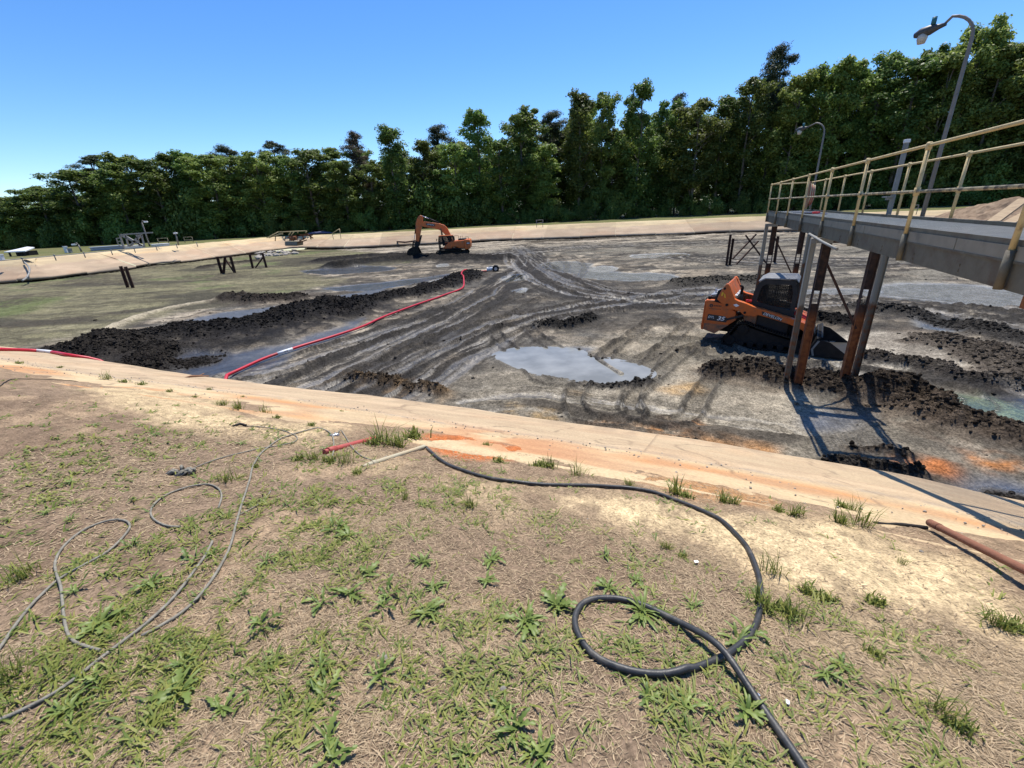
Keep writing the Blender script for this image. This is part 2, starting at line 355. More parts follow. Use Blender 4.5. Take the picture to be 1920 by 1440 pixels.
heap([(1770, 645), (1830, 660), (1900, 690), (1980, 720)], 1.5, .2, (.09, .074, .058), .8, .7)
heap([(1480, 590), (1530, 600), (1580, 610)], .8, .3, BLACK, 1., .25)
heap([(1620, 580), (1700, 590), (1800, 612), (1900, 640)], 1.0, .2, (.045, .042, .038), .8)
heap([(660, 712), (740, 722), (830, 738)], .45, .12, (.15, .10, .055), 1., .2)
heap([(1280, 533), (1360, 530), (1430, 527)], 1.6, .3, (.06, .054, .044), .8)
heap([(1010, 612), (1060, 612), (1110, 600)], .5, .22, (.03, .028, .025), .9, .2)
heap([(1110, 722), (1180, 722), (1220, 712)], .25, .05, (.05, .045, .038), .8, .1)
heap([(1085, 655), (1100, 668), (1140, 675), (1180, 690)], .25, .1, (.07, .062, .05), .8, .1)
heap([(1180, 830), (1250, 835), (1300, 838)], .25, .1, (.07, .06, .045), .8, .1)
heap([(1560, 870), (1640, 878), (1720, 890)], .25, .05, (.07, .058, .045), 1., .15)
heap([(1600, 845), (1650, 850), (1700, 858)], .3, .07, (.09, .07, .05), .9, .15)
heap([(1880, 930), (1930, 940), (1990, 950)], .5, .1, (.06, .055, .05), .9, .1)
heap([(1000, 455), (1150, 448), (1300, 440)], 1.0, .2, (.09, .075, .055), .7)
# long drag marks that follow the machines' paths
def drag(pts, W, k=0, dark=(.030, .028, .026), pale=(.21, .188, .155)):
    global H, rgh
    pl = catmull(fl(pts), 8); b = bbox(pl, W + 1)
    if not b.any(): return
    d, s, sd = seg_dist(FX[b], FY[b], pl, False, True); t = d * sd + wob[b] * .5; n = fbm(s * .10 + 40 * k, t * 2.4, 1, 5, k, .6); m = (1 - ss(.55 * W, W, d + wob[b] * 1.2)) * (1 - .85 * heapm[b])
    n2 = fbm(s * .22 + 9 * k, t * 7.5, 1, 4, k + 3, .6); n3 = fbm(FX[b], FY[b], 4.5, 3, k)
    for kk, c in ((ss(.47, .40, n) * m * .55, pale), (ss(.50, .585, n) * m * .88, dark), (ss(.53, .62, n2) * m * .7, dark), (ss(.56, .66, n3) * m * .6, dark), (ss(.42, .34, n2) * ss(.5, .4, n) * m * .5, (.30, .27, .22))): col[b] = col[b] * (1 - kk[:, None]) + np.array(c) * kk[:, None]
    H[b] += ((n - .5) * .15 + (n2 - .5) * .05) * m * ss(60, 20, FR[b]); wet = ss(.44, .36, n) * m; rgh[b] = rgh[b] * (1 - wet) + .45 * wet
drag([(540, 740), (640, 690), (740, 640), (880, 570), (960, 520), (1000, 485), (980, 462)], 2.3, 1)
drag([(690, 752), (780, 700), (880, 645), (1010, 595), (1180, 568), (1330, 545)], 2.4, 2)
drag([(960, 470), (1010, 510), (1100, 548), (1260, 562), (1420, 556)], 3.0, 3)
drag([(1460, 566), (1620, 562), (1760, 575), (1930, 602)], 2.4, 4); drag([(1300, 482), (1500, 492), (1700, 490), (1960, 500)], 4.5, 5); drag([(880, 482), (1100, 463), (1300, 456), (1520, 448)], 4.5, 6)
drag([(1640, 690), (1760, 706), (1900, 735), (1990, 760)], 1.3, 7); drag([(880, 755), (1000, 745), (1120, 765), (1300, 790), (1450, 810)], 1.2, 0, (.07, .06, .047), (.30, .26, .19)); drag([(420, 705), (520, 688), (600, 662), (700, 628), (820, 585)], 1.2, 1)
# tracks left by the machines
def ruts(pts, dark=.6, lug=.016, gauge=.78, wid=.24, dep=.028):
    global H, rgh
    pl = catmull(fl(pts), 8); b = bbox(pl, 2.0)
    if not b.any(): return
    d, s, sd = seg_dist(FX[b], FY[b], pl, False, True); t = np.abs(d * sd - 0) - gauge; t = np.abs(t) + wob2[b] * .1
    m = 1 - ss(wid * .75, wid, t); rim = ss(wid * .8, wid * 1.05, t) * (1 - ss(wid * 1.1, wid * 1.7, t)); end = 1 - ss(gauge + .8, gauge + 1.2, d)
    lugs = np.sin(2 * math.pi * s / .17) * (FR[b] < 26)
    H[b] += (-dep * m + .045 * rim * (.1 + 1.8 * fbm(FX[b], FY[b], 3.5, 3, 1)) + lug * lugs * m) * end * ss(48, 22, FR[b]); crumb[b] = np.maximum(crumb[b], rim * .35 * end)
    k = np.clip(dark * (m * (.55 + .25 * lugs) + rim * .9) * end * (.5 + fbm(FX[b], FY[b], .7, 3, 2)), 0, .9)[:, None]; col[b] = col[b] * (1 - k) + np.array([.034, .031, .028]) * k
for p in ([(560, 735), (640, 690), (740, 640), (860, 580), (960, 535), (1010, 500), (1000, 480), (960, 466)], [(640, 745), (720, 700), (840, 640), (960, 575), (1050, 530), (1080, 500), (1060, 480)], [(690, 748), (800, 690), (900, 640), (1010, 600), (1110, 570), (1250, 560), (1330, 540)],
          [(820, 640), (960, 600), (1100, 580), (1240, 570), (1330, 556)], [(1020, 500), (1080, 540), (1150, 560), (1260, 560), (1400, 548)], [(960, 470), (1010, 510), (1090, 545), (1200, 556)], [(900, 480), (1000, 470), (1120, 462), (1260, 460), (1400, 452)],
          [(1135, 765), (1130, 740), (1160, 690), (1200, 650), (1250, 610)], [(1235, 765), (1260, 730), (1300, 690), (1330, 660)], [(1050, 700), (1010, 660), (980, 640), (960, 620)], [(1180, 660), (1230, 640), (1320, 650)],
          [(1500, 560), (1620, 562), (1760, 575), (1920, 600)], [(1440, 600), (1560, 590), (1700, 585), (1900, 590)], [(1560, 530), (1700, 520), (1850, 525), (1960, 535)], [(1320, 500), (1450, 505), (1600, 500), (1800, 495)], [(1100, 470), (1280, 480), (1420, 478), (1600, 470)],
          [(1350, 660), (1420, 690), (1500, 690)], [(430, 700), (520, 690), (600, 665), (700, 630), (820, 585)], [(1560, 700), (1660, 720), (1760, 740)]):
    ruts(p)
# drag streaks over the wide mud, crumbly relief on heaps
H += (1 - alg) * (strk - .5) * .10
wA, vA = worley(FX + wob2 * .3, FY + wob * .3, 2.6, 0); wB, vB = worley(FX, FY, 6.5, 3); clA = np.sqrt(np.clip(1 - (wA / .75) ** 2, 0, 1)) * vA; clB = np.sqrt(np.clip(1 - (wB / .72) ** 2, 0, 1)) * (.3 + vB * .7)
rid = 1 - np.abs(2 * fbm(FX, FY, 1.1, 3, 3) - 1); rid2 = 1 - np.abs(2 * fbm(FX, FY, 4.3, 3, 5) - 1)
rid3 = 1 - np.abs(2 * fbm(FX, FY, 9.5, 2, 2) - 1)
crumb = np.clip(crumb, 0, 1); H += crumb * ((rid - .6) * .20 + clA * .09 + clB * .06 + (rid3 - .6) * .06) + (1 - crumb) * (rid2 - .6) * .03 * np.clip(rgh * 1.6 - .5, .05, 1)
lerp(crumb * ss(.45, .8, vA) * ss(.2, .8, clA) * .35, C3(.075, .063, .050)); col *= (1 - .45 * np.clip(crumb * 1.5, 0, 1) * (1 - clB))[..., None]  # gaps between clods darkened in colour, standing in for crease shade
col *= (.62 + .76 * fbm(FX, FY, 3.1, 4, 1))[..., None]
fm_ = np.maximum(slickm * .85, gs); H = H * (1 - fm_) + (FLOOR - .05 + (n_fin - .5) * .02) * fm_
# the puddle: a hollow, its water is a sheet of its own
WATER_Z = FLOOR - .02
pud_px = [(938, 664), (985, 652), (1040, 652), (1085, 656), (1112, 668), (1150, 672), (1196, 686), (1212, 700), (1165, 719), (1100, 712), (1040, 707), (985, 693), (950, 680)]
pm_ = area(pud_px, .22, .14); near_p = area(pud_px, 1.1, .1)
H = H * (1 - near_p) + (np.clip(H, FLOOR - .03, FLOOR + .35) + .04) * near_p
H = H * (1 - pm_) + (WATER_Z - .10) * pm_; H += pm_ * .16 * band([(1120, 672), (1145, 688), (1165, 700)], .16, .05); lerp(near_p * (1 - pm_) * .45, C3(.085, .076, .062)); rgh = rgh * (1 - near_p * .7) + .42 * near_p * .7
# meets the slab edge, closes the gap under it
H = np.where(fd < .5, np.maximum(H, FLOOR - .1), H); H = np.where(fd < .1, np.minimum(H + ss(-.1, -.7, fd) * 1.2, edge_z(FR) - .27), H)
lerp((1 - ss(.0, .35, fd)) * .85 * ss(22, 40, FR), C3(.03, .026, .022))  # undercut shade below the far slabs, painted as a dark strip
H += .12 * ss(25, 8, FR) * 0
def floor_z(x, y):
    a = math.degrees(math.atan2(x, y)); r = math.hypot(x, y); i = (a - A0) / (A1 - A0) * (NA - 1); j = math.log(r / R0_) / math.log(R1_ / R0_) * (NR - 1)
    i = min(max(i, 0), NA - 2); j = min(max(j, 0), NR - 2); i0, j0 = int(i), int(j); u, v = i - i0, j - j0
    return float((H[j0, i0] * (1 - u) + H[j0, i0 + 1] * u) * (1 - v) + (H[j0 + 1, i0] * (1 - u) + H[j0 + 1, i0 + 1] * u) * v)
u, ff = gridfaces(NR, NA, (fd > -.75).ravel())
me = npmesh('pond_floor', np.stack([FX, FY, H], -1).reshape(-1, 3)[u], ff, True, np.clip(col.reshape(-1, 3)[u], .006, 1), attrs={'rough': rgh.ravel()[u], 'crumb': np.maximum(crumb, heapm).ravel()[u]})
m, nt, N, L, b = newmat('mud')
at = N.new('ShaderNodeAttribute'); at.attribute_name = 'Col'; ar = N.new('ShaderNodeAttribute'); ar.attribute_name = 'rough'
tc = N.new('ShaderNodeTexCoord'); n1 = N.new('ShaderNodeTexNoise'); n1.inputs['Scale'].default_value = 9; n1.inputs['Detail'].default_value = 9; n1.inputs['Roughness'].default_value = .7
L.new(tc.outputs['Object'], n1.inputs['Vector']); mr = N.new('ShaderNodeMapRange'); mr.inputs[1].default_value = .3; mr.inputs[2].default_value = .7; mr.inputs[3].default_value = .45; mr.inputs[4].default_value = 1.5
L.new(n1.outputs[0], mr.inputs[0]); n4 = N.new('ShaderNodeTexNoise'); n4.inputs['Scale'].default_value = 26; n4.inputs['Detail'].default_value = 7; n4.inputs['Roughness'].default_value = .7; L.new(tc.outputs['Object'], n4.inputs['Vector']); m4 = N.new('ShaderNodeMapRange'); m4.inputs[1].default_value = .44; m4.inputs[2].default_value = .54; m4.inputs[3].default_value = .62; m4.inputs[4].default_value = 1.3; L.new(n4.outputs[0], m4.inputs[0]); mm4 = N.new('ShaderNodeMath'); mm4.operation = 'MULTIPLY'; L.new(mr.outputs[0], mm4.inputs[0]); L.new(m4.outputs[0], mm4.inputs[1]); mx = N.new('ShaderNodeVectorMath'); mx.operation = 'SCALE'; L.new(at.outputs['Color'], mx.inputs[0]); L.new(mm4.outputs[0], mx.inputs['Scale']); L.new(mx.outputs[0], b.inputs['Base Color'])
L.new(ar.outputs['Fac'], b.inputs['Roughness']); bp = N.new('ShaderNodeBump'); bp.inputs['Distance'].default_value = .03
sub = N.new('ShaderNodeMath'); sub.operation = 'MULTIPLY'; sub.inputs[1].default_value = .9; L.new(ar.outputs['Fac'], sub.inputs[0]); L.new(sub.outputs[0], bp.inputs['Strength'])
ac = N.new('ShaderNodeAttribute'); ac.attribute_name = 'crumb'; vo = N.new('ShaderNodeTexVoronoi'); vo.inputs['Scale'].default_value = 11; nw = N.new('ShaderNodeVectorMath'); nw.operation = 'MULTIPLY_ADD'; nw.inputs[1].default_value = (.16, .16, .16); L.new(n1.outputs['Color'], nw.inputs[0]); L.new(tc.outputs['Object'], nw.inputs[2]); L.new(nw.outputs[0], vo.inputs['Vector'])
bp2 = N.new('ShaderNodeBump'); bp2.invert = True; bp2.inputs['Distance'].default_value = .09; L.new(ac.outputs['Fac'], bp2.inputs['Strength']); L.new(vo.outputs['Distance'], bp2.inputs['Height']); L.new(bp2.outputs[0], bp.inputs['Normal'])
L.new(n1.outputs[0], bp.inputs['Height']); L.new(bp.outputs[0], b.inputs['Normal']); sp = N.new('ShaderNodeMapRange'); sp.inputs[1].default_value = .2; sp.inputs[2].default_value = .85; sp.inputs[3].default_value = .5; sp.inputs[4].default_value = .06; L.new(ar.outputs['Fac'], sp.inputs[0]); L.new(sp.outputs[0], b.inputs['Specular IOR Level'])
link('pond_floor', me, m, kind='structure')
# loose clods strewn over the churned mud, all in one mesh
rs = np.random.RandomState(17); w_ = (heapm ** 1.6 + .0035) * (fd > .3) * (1 - pm_) * (rgh > .5) * FR ** 1.1 * (FR < 42) * (1 - .8 * alg); w_ = w_.ravel() / w_.sum(); n = 22000; k = rs.choice(FX.size, n, p=w_)
bm = bmesh.new(); bmesh.ops.create_icosphere(bm, subdivisions=1, radius=1); iv = np.array([v.co[:] for v in bm.verts]); bm.verts.index_update(); fi = np.array([[v.index for v in f.verts] for f in bm.faces]); bm.free()
sz = (.006 + .034 * rs.rand(n) ** 3.0) * (1 + FR.ravel()[k] / 40); V = iv[None] * (.55 + .8 * rs.rand(n, len(iv), 1)) * sz[:, None, None] * np.stack([1 + .5 * rs.rand(n), 1 + .5 * rs.rand(n), .8 + .35 * rs.rand(n)], -1)[:, None]
V[..., 0] += (FX.ravel()[k] + rs.randn(n) * .03)[:, None]; V[..., 1] += (FY.ravel()[k] + rs.randn(n) * .03)[:, None]; V[..., 2] += (H.ravel()[k] + sz * .05)[:, None]
cc_ = np.clip(col.reshape(-1, 3)[k] * (.6 + .8 * rs.rand(n))[:, None], .008, 1)
link('mud_clods', npmesh('mud_clods', V.reshape(-1, 3), (np.arange(n)[:, None, None] * len(iv) + fi[None]).reshape(-1, 3), False, np.repeat(cc_, len(iv), 0), attrs={'rough': np.full(n * len(iv), .95), 'crumb': np.ones(n * len(iv))}), 'mud', label='dark mud clods strewn over the churned pond floor', cat='mud', kind='stuff')
# puddle water
pw = catmull(fl(pud_px), 6, True); cen = pw.mean(0); ring = [tuple(cen + (q - cen) * 1.12) for q in pw]
m, nt, N, L, b = newmat('puddle_water'); b.inputs['Base Color'].default_value = (.22, .22, .195, 1); b.inputs['Roughness'].default_value = .07; b.inputs['IOR'].default_value = 1.33; b.inputs['Specular IOR Level'].default_value = .5
tc = N.new('ShaderNodeTexCoord'); n1 = N.new('ShaderNodeTexNoise'); n1.inputs['Scale'].default_value = 3; L.new(tc.outputs['Object'], n1.inputs['Vector']); bp = N.new('ShaderNodeBump'); bp.inputs['Strength'].default_value = .04; bp.inputs['Distance'].default_value = .02
L.new(n1.outputs[0], bp.inputs['Height']); L.new(bp.outputs[0], b.inputs['Normal']); n2 = N.new('ShaderNodeTexNoise'); n2.inputs['Scale'].default_value = .9; n2.inputs['Detail'].default_value = 5; L.new(tc.outputs['Object'], n2.inputs['Vector']); cr_ = N.new('ShaderNodeMapRange'); cr_.inputs[1].default_value = .35; cr_.inputs[2].default_value = .65; L.new(n2.outputs[0], cr_.inputs[0]); mw = N.new('ShaderNodeMix'); mw.data_type = 'RGBA'; mw.inputs[6].default_value = (.27, .265, .235, 1); mw.inputs[7].default_value = (.165, .16, .135, 1); L.new(cr_.outputs[0], mw.inputs[0]); L.new(mw.outputs[2], b.inputs['Base Color'])
me = bpy.data.meshes.new('puddle'); me.from_pydata([(float(q[0]), float(q[1]), WATER_Z) for q in ring], [], [tuple(range(len(ring)))]); me.update()
link('puddle', me, m, kind='structure')
# ------------------------------------------------------------------ land
def rough_z(x, y, d, r):
    f = 1 - ss(9, 13.5, r)
    return ((fbm(x, y, .9, 3, 2) - .5) * .07 + (fbm(x, y, 4, 3, 4) - .5) * .03 + (fbm(x, y, 17, 3, 6) - .5) * .016) * f
def ground_z(x, y):
    x = np.asarray(x, float); y = np.asarray(y, float); d = D(x, y); r = np.hypot(x, y)
    z = land_z(x, y, d) + rough_z(x, y, d, r) + .015
    return z - ss(-3.75, -3.3, d + (fbm(x, y, 1.3, 3, 1) - .5) * 1.1) * .16
GX, GY, _, GR = polar(-115, 115, 950, .25, 14.0, 270)
gd = D(GX, GY); GZ = ground_z(GX, GY)
def gp(pts): return np.array([G(x, y)[:2] for x, y in pts])
def garea(pts, soft=.25, w=.25):
    pl = catmull(gp(pts), 4, True); M = np.zeros(GX.shape); b = (GX > pl[:, 0].min() - 2) & (GX < pl[:, 0].max() + 2) & (GY > pl[:, 1].min() - 2) & (GY < pl[:, 1].max() + 2)
    M[b] = ss(-soft, soft, sdist(GX[b], GY[b], pl) + (fbm(GX[b], GY[b], 1.6, 4, 3) - .5) * 2 * w + (fbm(GX[b], GY[b], 7, 3, 5) - .5) * w); return M
g1 = fbm(GX, GY, 1.1, 4, 0); g2 = fbm(GX, GY, 5, 4, 2); g3 = fbm(GX, GY, 22, 3, 4)
gc = np.zeros(GX.shape + (3,)); gc[:] = C3(.205, .145, .096)
def gl(mask, c):
    global gc
    gc = gc * (1 - mask[..., None]) + C3(*c) * mask[..., None]
gl(ss(.42, .62, g1) * .6, (.165, .112, .072)); gl(ss(.5, .68, fbm(GX, GY, 2.3, 4, 5)) * .6, (.33, .235, .145))
gl(ss(-4.9, -3.9, gd) * .55, (.30, .21, .13))
for pts, k in (([(1010, 925), (1170, 932), (1300, 962), (1420, 985), (1560, 985), (1680, 1015), (1790, 1060), (1880, 1160), (1720, 1160), (1570, 1130), (1450, 1100), (1385, 1060), (1240, 1005), (1110, 980)], 1),
               ([(330, 795), (420, 772), (520, 790), (640, 800), (600, 840), (500, 835), (400, 815)], .95), ([(150, 728), (300, 733), (440, 762), (330, 790), (200, 755)], .85), ([(860, 890), (970, 905), (1010, 965), (900, 985), (850, 935)], .6),
               ([(640, 855), (700, 852), (770, 868), (760, 890), (700, 884)], .7), ([(1480, 1180), (1700, 1190), (1900, 1290), (1900, 1400), (1700, 1300), (1560, 1240)], .45), ([(700, 1160), (900, 1150), (900, 1210), (720, 1230)], .35), ([(620, 1290), (720, 1270), (740, 1330), (640, 1340)], .35)):
    gl(garea(pts) * k, (.50, .38, .22))
gl(garea([(790, 822), (860, 818), (960, 836), (1060, 852), (960, 862), (850, 856)], .15, .2) * .95, (.42, .13, .04))
gl(garea([(1180, 895), (1300, 905), (1420, 930), (1440, 945), (1300, 930)], .2, .2) * .6, (.45, .22, .08))
gl(ss(.56, .66, g2) * .35, (.15, .105, .07)); gc *= (.55 + .88 * g3)[..., None]
u, ff = gridfaces(270, 950, (gd < -2.9).ravel())
nearland = npmesh('ground', np.stack([GX, GY, GZ], -1).reshape(-1, 3)[u], ff, True, np.clip(gc.reshape(-1, 3)[u], .01, 1))
m, nt, N, L, b = newmat('soil')
at = N.new('ShaderNodeAttribute'); at.attribute_name = 'Col'; tc = N.new('ShaderNodeTexCoord'); n1 = N.new('ShaderNodeTexNoise'); n1.inputs['Scale'].default_value = 60; n1.inputs['Detail'].default_value = 8; n1.inputs['Roughness'].default_value = .7
L.new(tc.outputs['Object'], n1.inputs['Vector']); mr = N.new('ShaderNodeMapRange'); mr.inputs[1].default_value = .32; mr.inputs[2].default_value = .68; mr.inputs[3].default_value = .42; mr.inputs[4].default_value = 1.55
L.new(n1.outputs[0], mr.inputs[0]); mx = N.new('ShaderNodeVectorMath'); mx.operation = 'SCALE'; L.new(at.outputs['Color'], mx.inputs[0]); L.new(mr.outputs[0], mx.inputs['Scale']); L.new(mx.outputs[0], b.inputs['Base Color'])
b.inputs['Roughness'].default_value = .95; b.inputs['Specular IOR Level'].default_value = .1; bp = N.new('ShaderNodeBump'); bp.inputs['Strength'].default_value = .6; bp.inputs['Distance'].default_value = .012; L.new(n1.outputs[0], bp.inputs['Height']); L.new(bp.outputs[0], b.inputs['Normal'])
# far land, one sheet to the horizon, joined to the near land
HX, HY, _, HR = polar(-180, 180, 721, 13.6, 3000, 190)
hd = D(HX, HY); HZ = land_z(HX, HY, hd) - ss(-3.75, -3.3, hd) * .2 + (fbm(HX, HY, .4, 3, 3) - .5) * .06 * ss(14, 20, HR) - .004
hc = np.zeros(HX.shape + (3,)); hc[:] = C3(.105, .115, .042); k = ss(.4, .65, fbm(HX, HY, .35, 4, 1)); hc = hc * (1 - .55 * k[..., None]) + C3(.17, .145, .07) * .55 * k[..., None]
k = ss(-5.4, -4.2, hd + (fbm(HX, HY, .5, 3, 2) - .5) * 1.8); hc = hc * (1 - k[..., None]) + C3(.50, .40, .25) * k[..., None]
k = (1 - ss(16, 26, HR)) * ss(-40, -8, hd); hc = hc * (1 - k[..., None]) + C3(.27, .195, .12) * k[..., None]
k = ss(103, 113, HY + HX * .1) ; hc = hc * (1 - k[..., None]) + C3(.04, .042, .02) * k[..., None]  # woodland shade put into the ground colour under the trees
k = ss(44, 50, HX) * ss(70, 55, HY); hc = hc * (1 - k[..., None]) + C3(.19, .135, .085) * k[..., None]
u2, f2 = gridfaces(190, 721, (hd < -2.9).ravel())
V = np.concatenate([np.stack([GX, GY, GZ], -1).reshape(-1, 3)[u], np.stack([HX, HY, HZ], -1).reshape(-1, 3)[u2]])
cc = np.concatenate([gc.reshape(-1, 3)[u], hc.reshape(-1, 3)[u2]])
bpy.data.meshes.remove(nearland)
link('ground', npmesh('ground', V, np.concatenate([ff, f2 + len(u)]), True, np.clip(cc, .01, 1)), m, kind='structure')

# ------------------------------------------------------------------ concrete bank, slab by slab
m, nt, N, L, b = newmat('bank_concrete')
at = N.new('ShaderNodeAttribute'); at.attribute_name = 'Col'; tc = N.new('ShaderNodeTexCoord'); n1 = N.new('ShaderNodeTexNoise'); n1.inputs['Scale'].default_value = 30; n1.inputs['Detail'].default_value = 9; n1.inputs['Roughness'].default_value = .72
L.new(tc.outputs['Object'], n1.inputs['Vector']); mr = N.new('ShaderNodeMapRange'); mr.inputs[1].default_value = .3; mr.inputs[2].default_value = .7; mr.inputs[3].default_value = .72; mr.inputs[4].default_value = 1.22
L.new(n1.outputs[0], mr.inputs[0]); mx = N.new('ShaderNodeVectorMath'); mx.operation = 'SCALE'; L.new(at.outputs['Color'], mx.inputs[0]); L.new(mr.outputs[0], mx.inputs['Scale']); L.new(mx.outputs[0], b.inputs['Base Color'])
b.inputs['Roughness'].default_value = .9; b.inputs['Specular IOR Level'].default_value = .2; bp = N.new('ShaderNodeBump'); bp.inputs['Strength'].default_value = .5; bp.inputs['Distance'].default_value = .012; L.new(n1.outputs[0], bp.inputs['Height']); L.new(bp.outputs[0], b.inputs['Normal'])
apron = empty('concrete_bank', kind='structure')
_e = resample(np.vstack([EDGE, EDGE[:1]]), .25); _t = np.gradient(_e, axis=0); _t /= np.linalg.norm(_t, axis=1)[:, None]
ker = np.ones(9) / 9; _t = np.stack([np.convolve(np.r_[_t[-4:, i], _t[:, i], _t[:4, i]], ker, 'valid') for i in (0, 1)], 1); _t /= np.linalg.norm(_t, axis=1)[:, None]
_n = np.stack([_t[:, 1], -_t[:, 0]], 1)
if D(_e[40, 0] + _n[40, 0], _e[40, 1] + _n[40, 1]) > 0: _n = -_n
_l = np.arange(len(_e)) * .25; rs = np.random.RandomState(3); s0 = 0.0; i = 0
while s0 < _l[-1] - 1:
    ln = 5.6 + rs.rand() * 1.2; s1 = min(s0 + ln, _l[-1]); mid_ = np.array([np.interp((s0 + s1) / 2, _l, _e[:, j]) for j in (0, 1)]); dist = math.hypot(*mid_)
    inview = mid_[1] > -6 and abs(math.degrees(math.atan2(mid_[0], mid_[1]))) < 72
    if not inview: s0 = s1; continue
    st = .05 if dist < 13 else (.1 if dist < 25 else .3); ns = int((s1 - s0) / st) + 2; nd = int(4.7 / st) + 2
    gap = .0 if dist < 16 else .008; S = np.linspace(s0 + gap, s1 - gap, ns); Dd = np.linspace(0, 4.7, nd); Sg, Dg = np.meshgrid(S, Dd)
    e = np.stack([np.interp(Sg, _l, _e[:, j]) for j in (0, 1)], -1); nn = np.stack([np.interp(Sg, _l, _n[:, j]) for j in (0, 1)], -1)
    lip = (fbm(Sg, Sg * 0 + 3, .7, 3, 2) - .5) * .12 * (Dg < .001)
    xy = e + nn * (Dg + lip)[..., None]; near = dist < 30; tilt = 0 if near else (rs.rand() - .5) * .16
    rr_ = np.hypot(xy[..., 0], xy[..., 1]); z = np.where(Dg < APRON, edge_z(rr_) + Dg * ((crest_z(rr_) - edge_z(rr_)) / APRON), crest_z(rr_) + .02) + (fbm(xy[..., 0], xy[..., 1], .8, 3, 1) - .5) * .05 + tilt * (1 - Dg / 4.7) - .03 * np.exp(-Dg / .08)
    a = fbm(Sg * .35, Dg * 2.2, 1, 4, 3); bq = fbm(Sg * .9, Dg * 1.2, 1, 4, 6); c = np.zeros(Sg.shape + (3,)); c[:] = C3(.43, .325, .205) if near else C3(.39, .295, .20)
    def cl(mk, k3):
        global c
        c = c * (1 - mk[..., None]) + C3(*k3) * mk[..., None]
    cl(ss(.45, .65, a) * .7, (.50, .37, .235) if near else (.47, .35, .24)); cl(ss(.52, .68, bq) * .3, (.43, .27, .15) if near else (.34, .235, .155))
    seam = 2.55 + (fbm(Sg, Sg * 0, .5, 3, 4) - .5) * .5
    cl(ss(0, .25, Dg - seam) * .75, (.54, .41, .235)); cl(np.exp(-((Dg - seam) / .10) ** 2) * ss(.35, .6, fbm(Sg, Dg * 3, 6, 3, 2)) * .7, (.30, .25, .19))
    cl(ss(.1, .5, Dg - seam) * ss(.52, .7, fbm(Sg * .5, Dg, .8, 3, 5)) * (.75 if near else .3), (.47, .2, .07)); cl((1 - ss(0, .3, Dg)) * ss(.35, .6, bq) * .3, (.62, .50, .37))
    if near:
        cl((np.abs(fbm(Sg, Dg, .55, 4, 5) - .5) < .007) * .55, (.13, .095, .065)); cl(np.exp(-((Sg - s0) / .03) ** 2) * .6 * (Dg < seam + .1), (.17, .125, .085)); cl(ss(.55, .66, fbm(Sg * 2.2, Dg * .35, 1, 4, 3)) * (1 - ss(.2, 1.6, Dg)) * .4, (.22, .16, .11)); cl(ss(.5, .64, fbm(Sg, Dg * 1.4, 2.6, 4, 1)) * .35, (.36, .26, .165)); cl(ss(.52, .62, fbm(Sg * .6, Dg * 5, 1.3, 4, 7)) * .35, (.33, .235, .15)); cx_ = xy[..., 0] - .3; cl(np.exp(-((cx_ + .3) / 1.4) ** 2) * ss(2.2, 3.0, Dg) * ss(.4, .55, fbm(Sg, Dg, 1.5, 3, 6)) * .6, (.41, .15, .055))
    if not near:
        cl(ss(.55, .7, fbm(Sg * .25, Dg * .5, 1, 3, 7)) * .3, (.38, .22, .135)); cl(ss(2.6, 3.6, Dg + (a - .5) * 2.5) * .85, (.50, .40, .24)); cl(ss(.5, .62, fbm(Sg * .5, Dg * 2, 1, 4, 4)) * .4, (.30, .22, .15)); cl(ss(.5, .68, fbm(Sg * .12, Dg * .9, 1, 3, 2)) * (1 - ss(.3, 1.4, Dg)) * .7, (.17, .15, .12))
    if mid_[0] > 47 and mid_[1] < 60: cl(np.full(Sg.shape, .75), (.24, .17, .105))
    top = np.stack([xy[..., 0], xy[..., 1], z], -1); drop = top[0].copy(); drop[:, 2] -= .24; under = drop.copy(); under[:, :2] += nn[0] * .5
    Vv = np.concatenate([under, drop, top.reshape(-1, 3)]); cv = np.concatenate([np.tile(C3(.05, .04, .03), (ns, 1)), np.tile(C3(.30, .21, .135) if near else C3(.10, .075, .055), (ns, 1)), c.reshape(-1, 3)])  # undercut shade put into the colours of underside and far drop face
    idx = np.arange((nd + 2) * ns).reshape(nd + 2, ns); F4 = np.stack([idx[:-1, :-1], idx[:-1, 1:], idx[1:, 1:], idx[1:, :-1]], -1).reshape(-1, 4)
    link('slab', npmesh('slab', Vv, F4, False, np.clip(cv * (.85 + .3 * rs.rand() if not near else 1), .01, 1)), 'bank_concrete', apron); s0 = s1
# ------------------------------------------------------------------ paints and metals
pm('orange_paint', (.62, .135, .022), (.50, .105, .02), 3, .42, .05, 60, c3=(.22, .12, .065), c3lo=.50, c3hi=.74, c3sc=2.6, spec=.4)
pm('orange_muddy', (.40, .15, .06), (.16, .10, .065), 5, .65, .25, 30, lo=.38, hi=.6)
pm('black_steel', (.011, .011, .011), (.024, .022, .020), 5, .62, .2, 30, spec=.2)
pm('rubber', (.012, .012, .012), (.030, .026, .023), 6, .75, .4, 40, spec=.2)
pm('muddy_track', (.013, .012, .011), (.035, .030, .024), 5, .85, .6, 25, spec=.12)
pm('cab_grey', (.022, .022, .023), (.036, .034, .033), 4, .55, .1, 40, spec=.25)
pm('roof_grey', (.20, .205, .215), (.27, .275, .28), 5, .35, .05, 40)
pm('silver', (.55, .56, .58), (.42, .43, .44), 8, .3, .05, metal=.6)
pm('decal_dark', (.028, .027, .027), rough=.5); pm('decal_white', (.80, .80, .78), rough=.5); pm('decal_yellow', (.75, .42, .03), rough=.5); pm('bright_red', (.55, .02, .025), (.42, .02, .02), 9, .4)
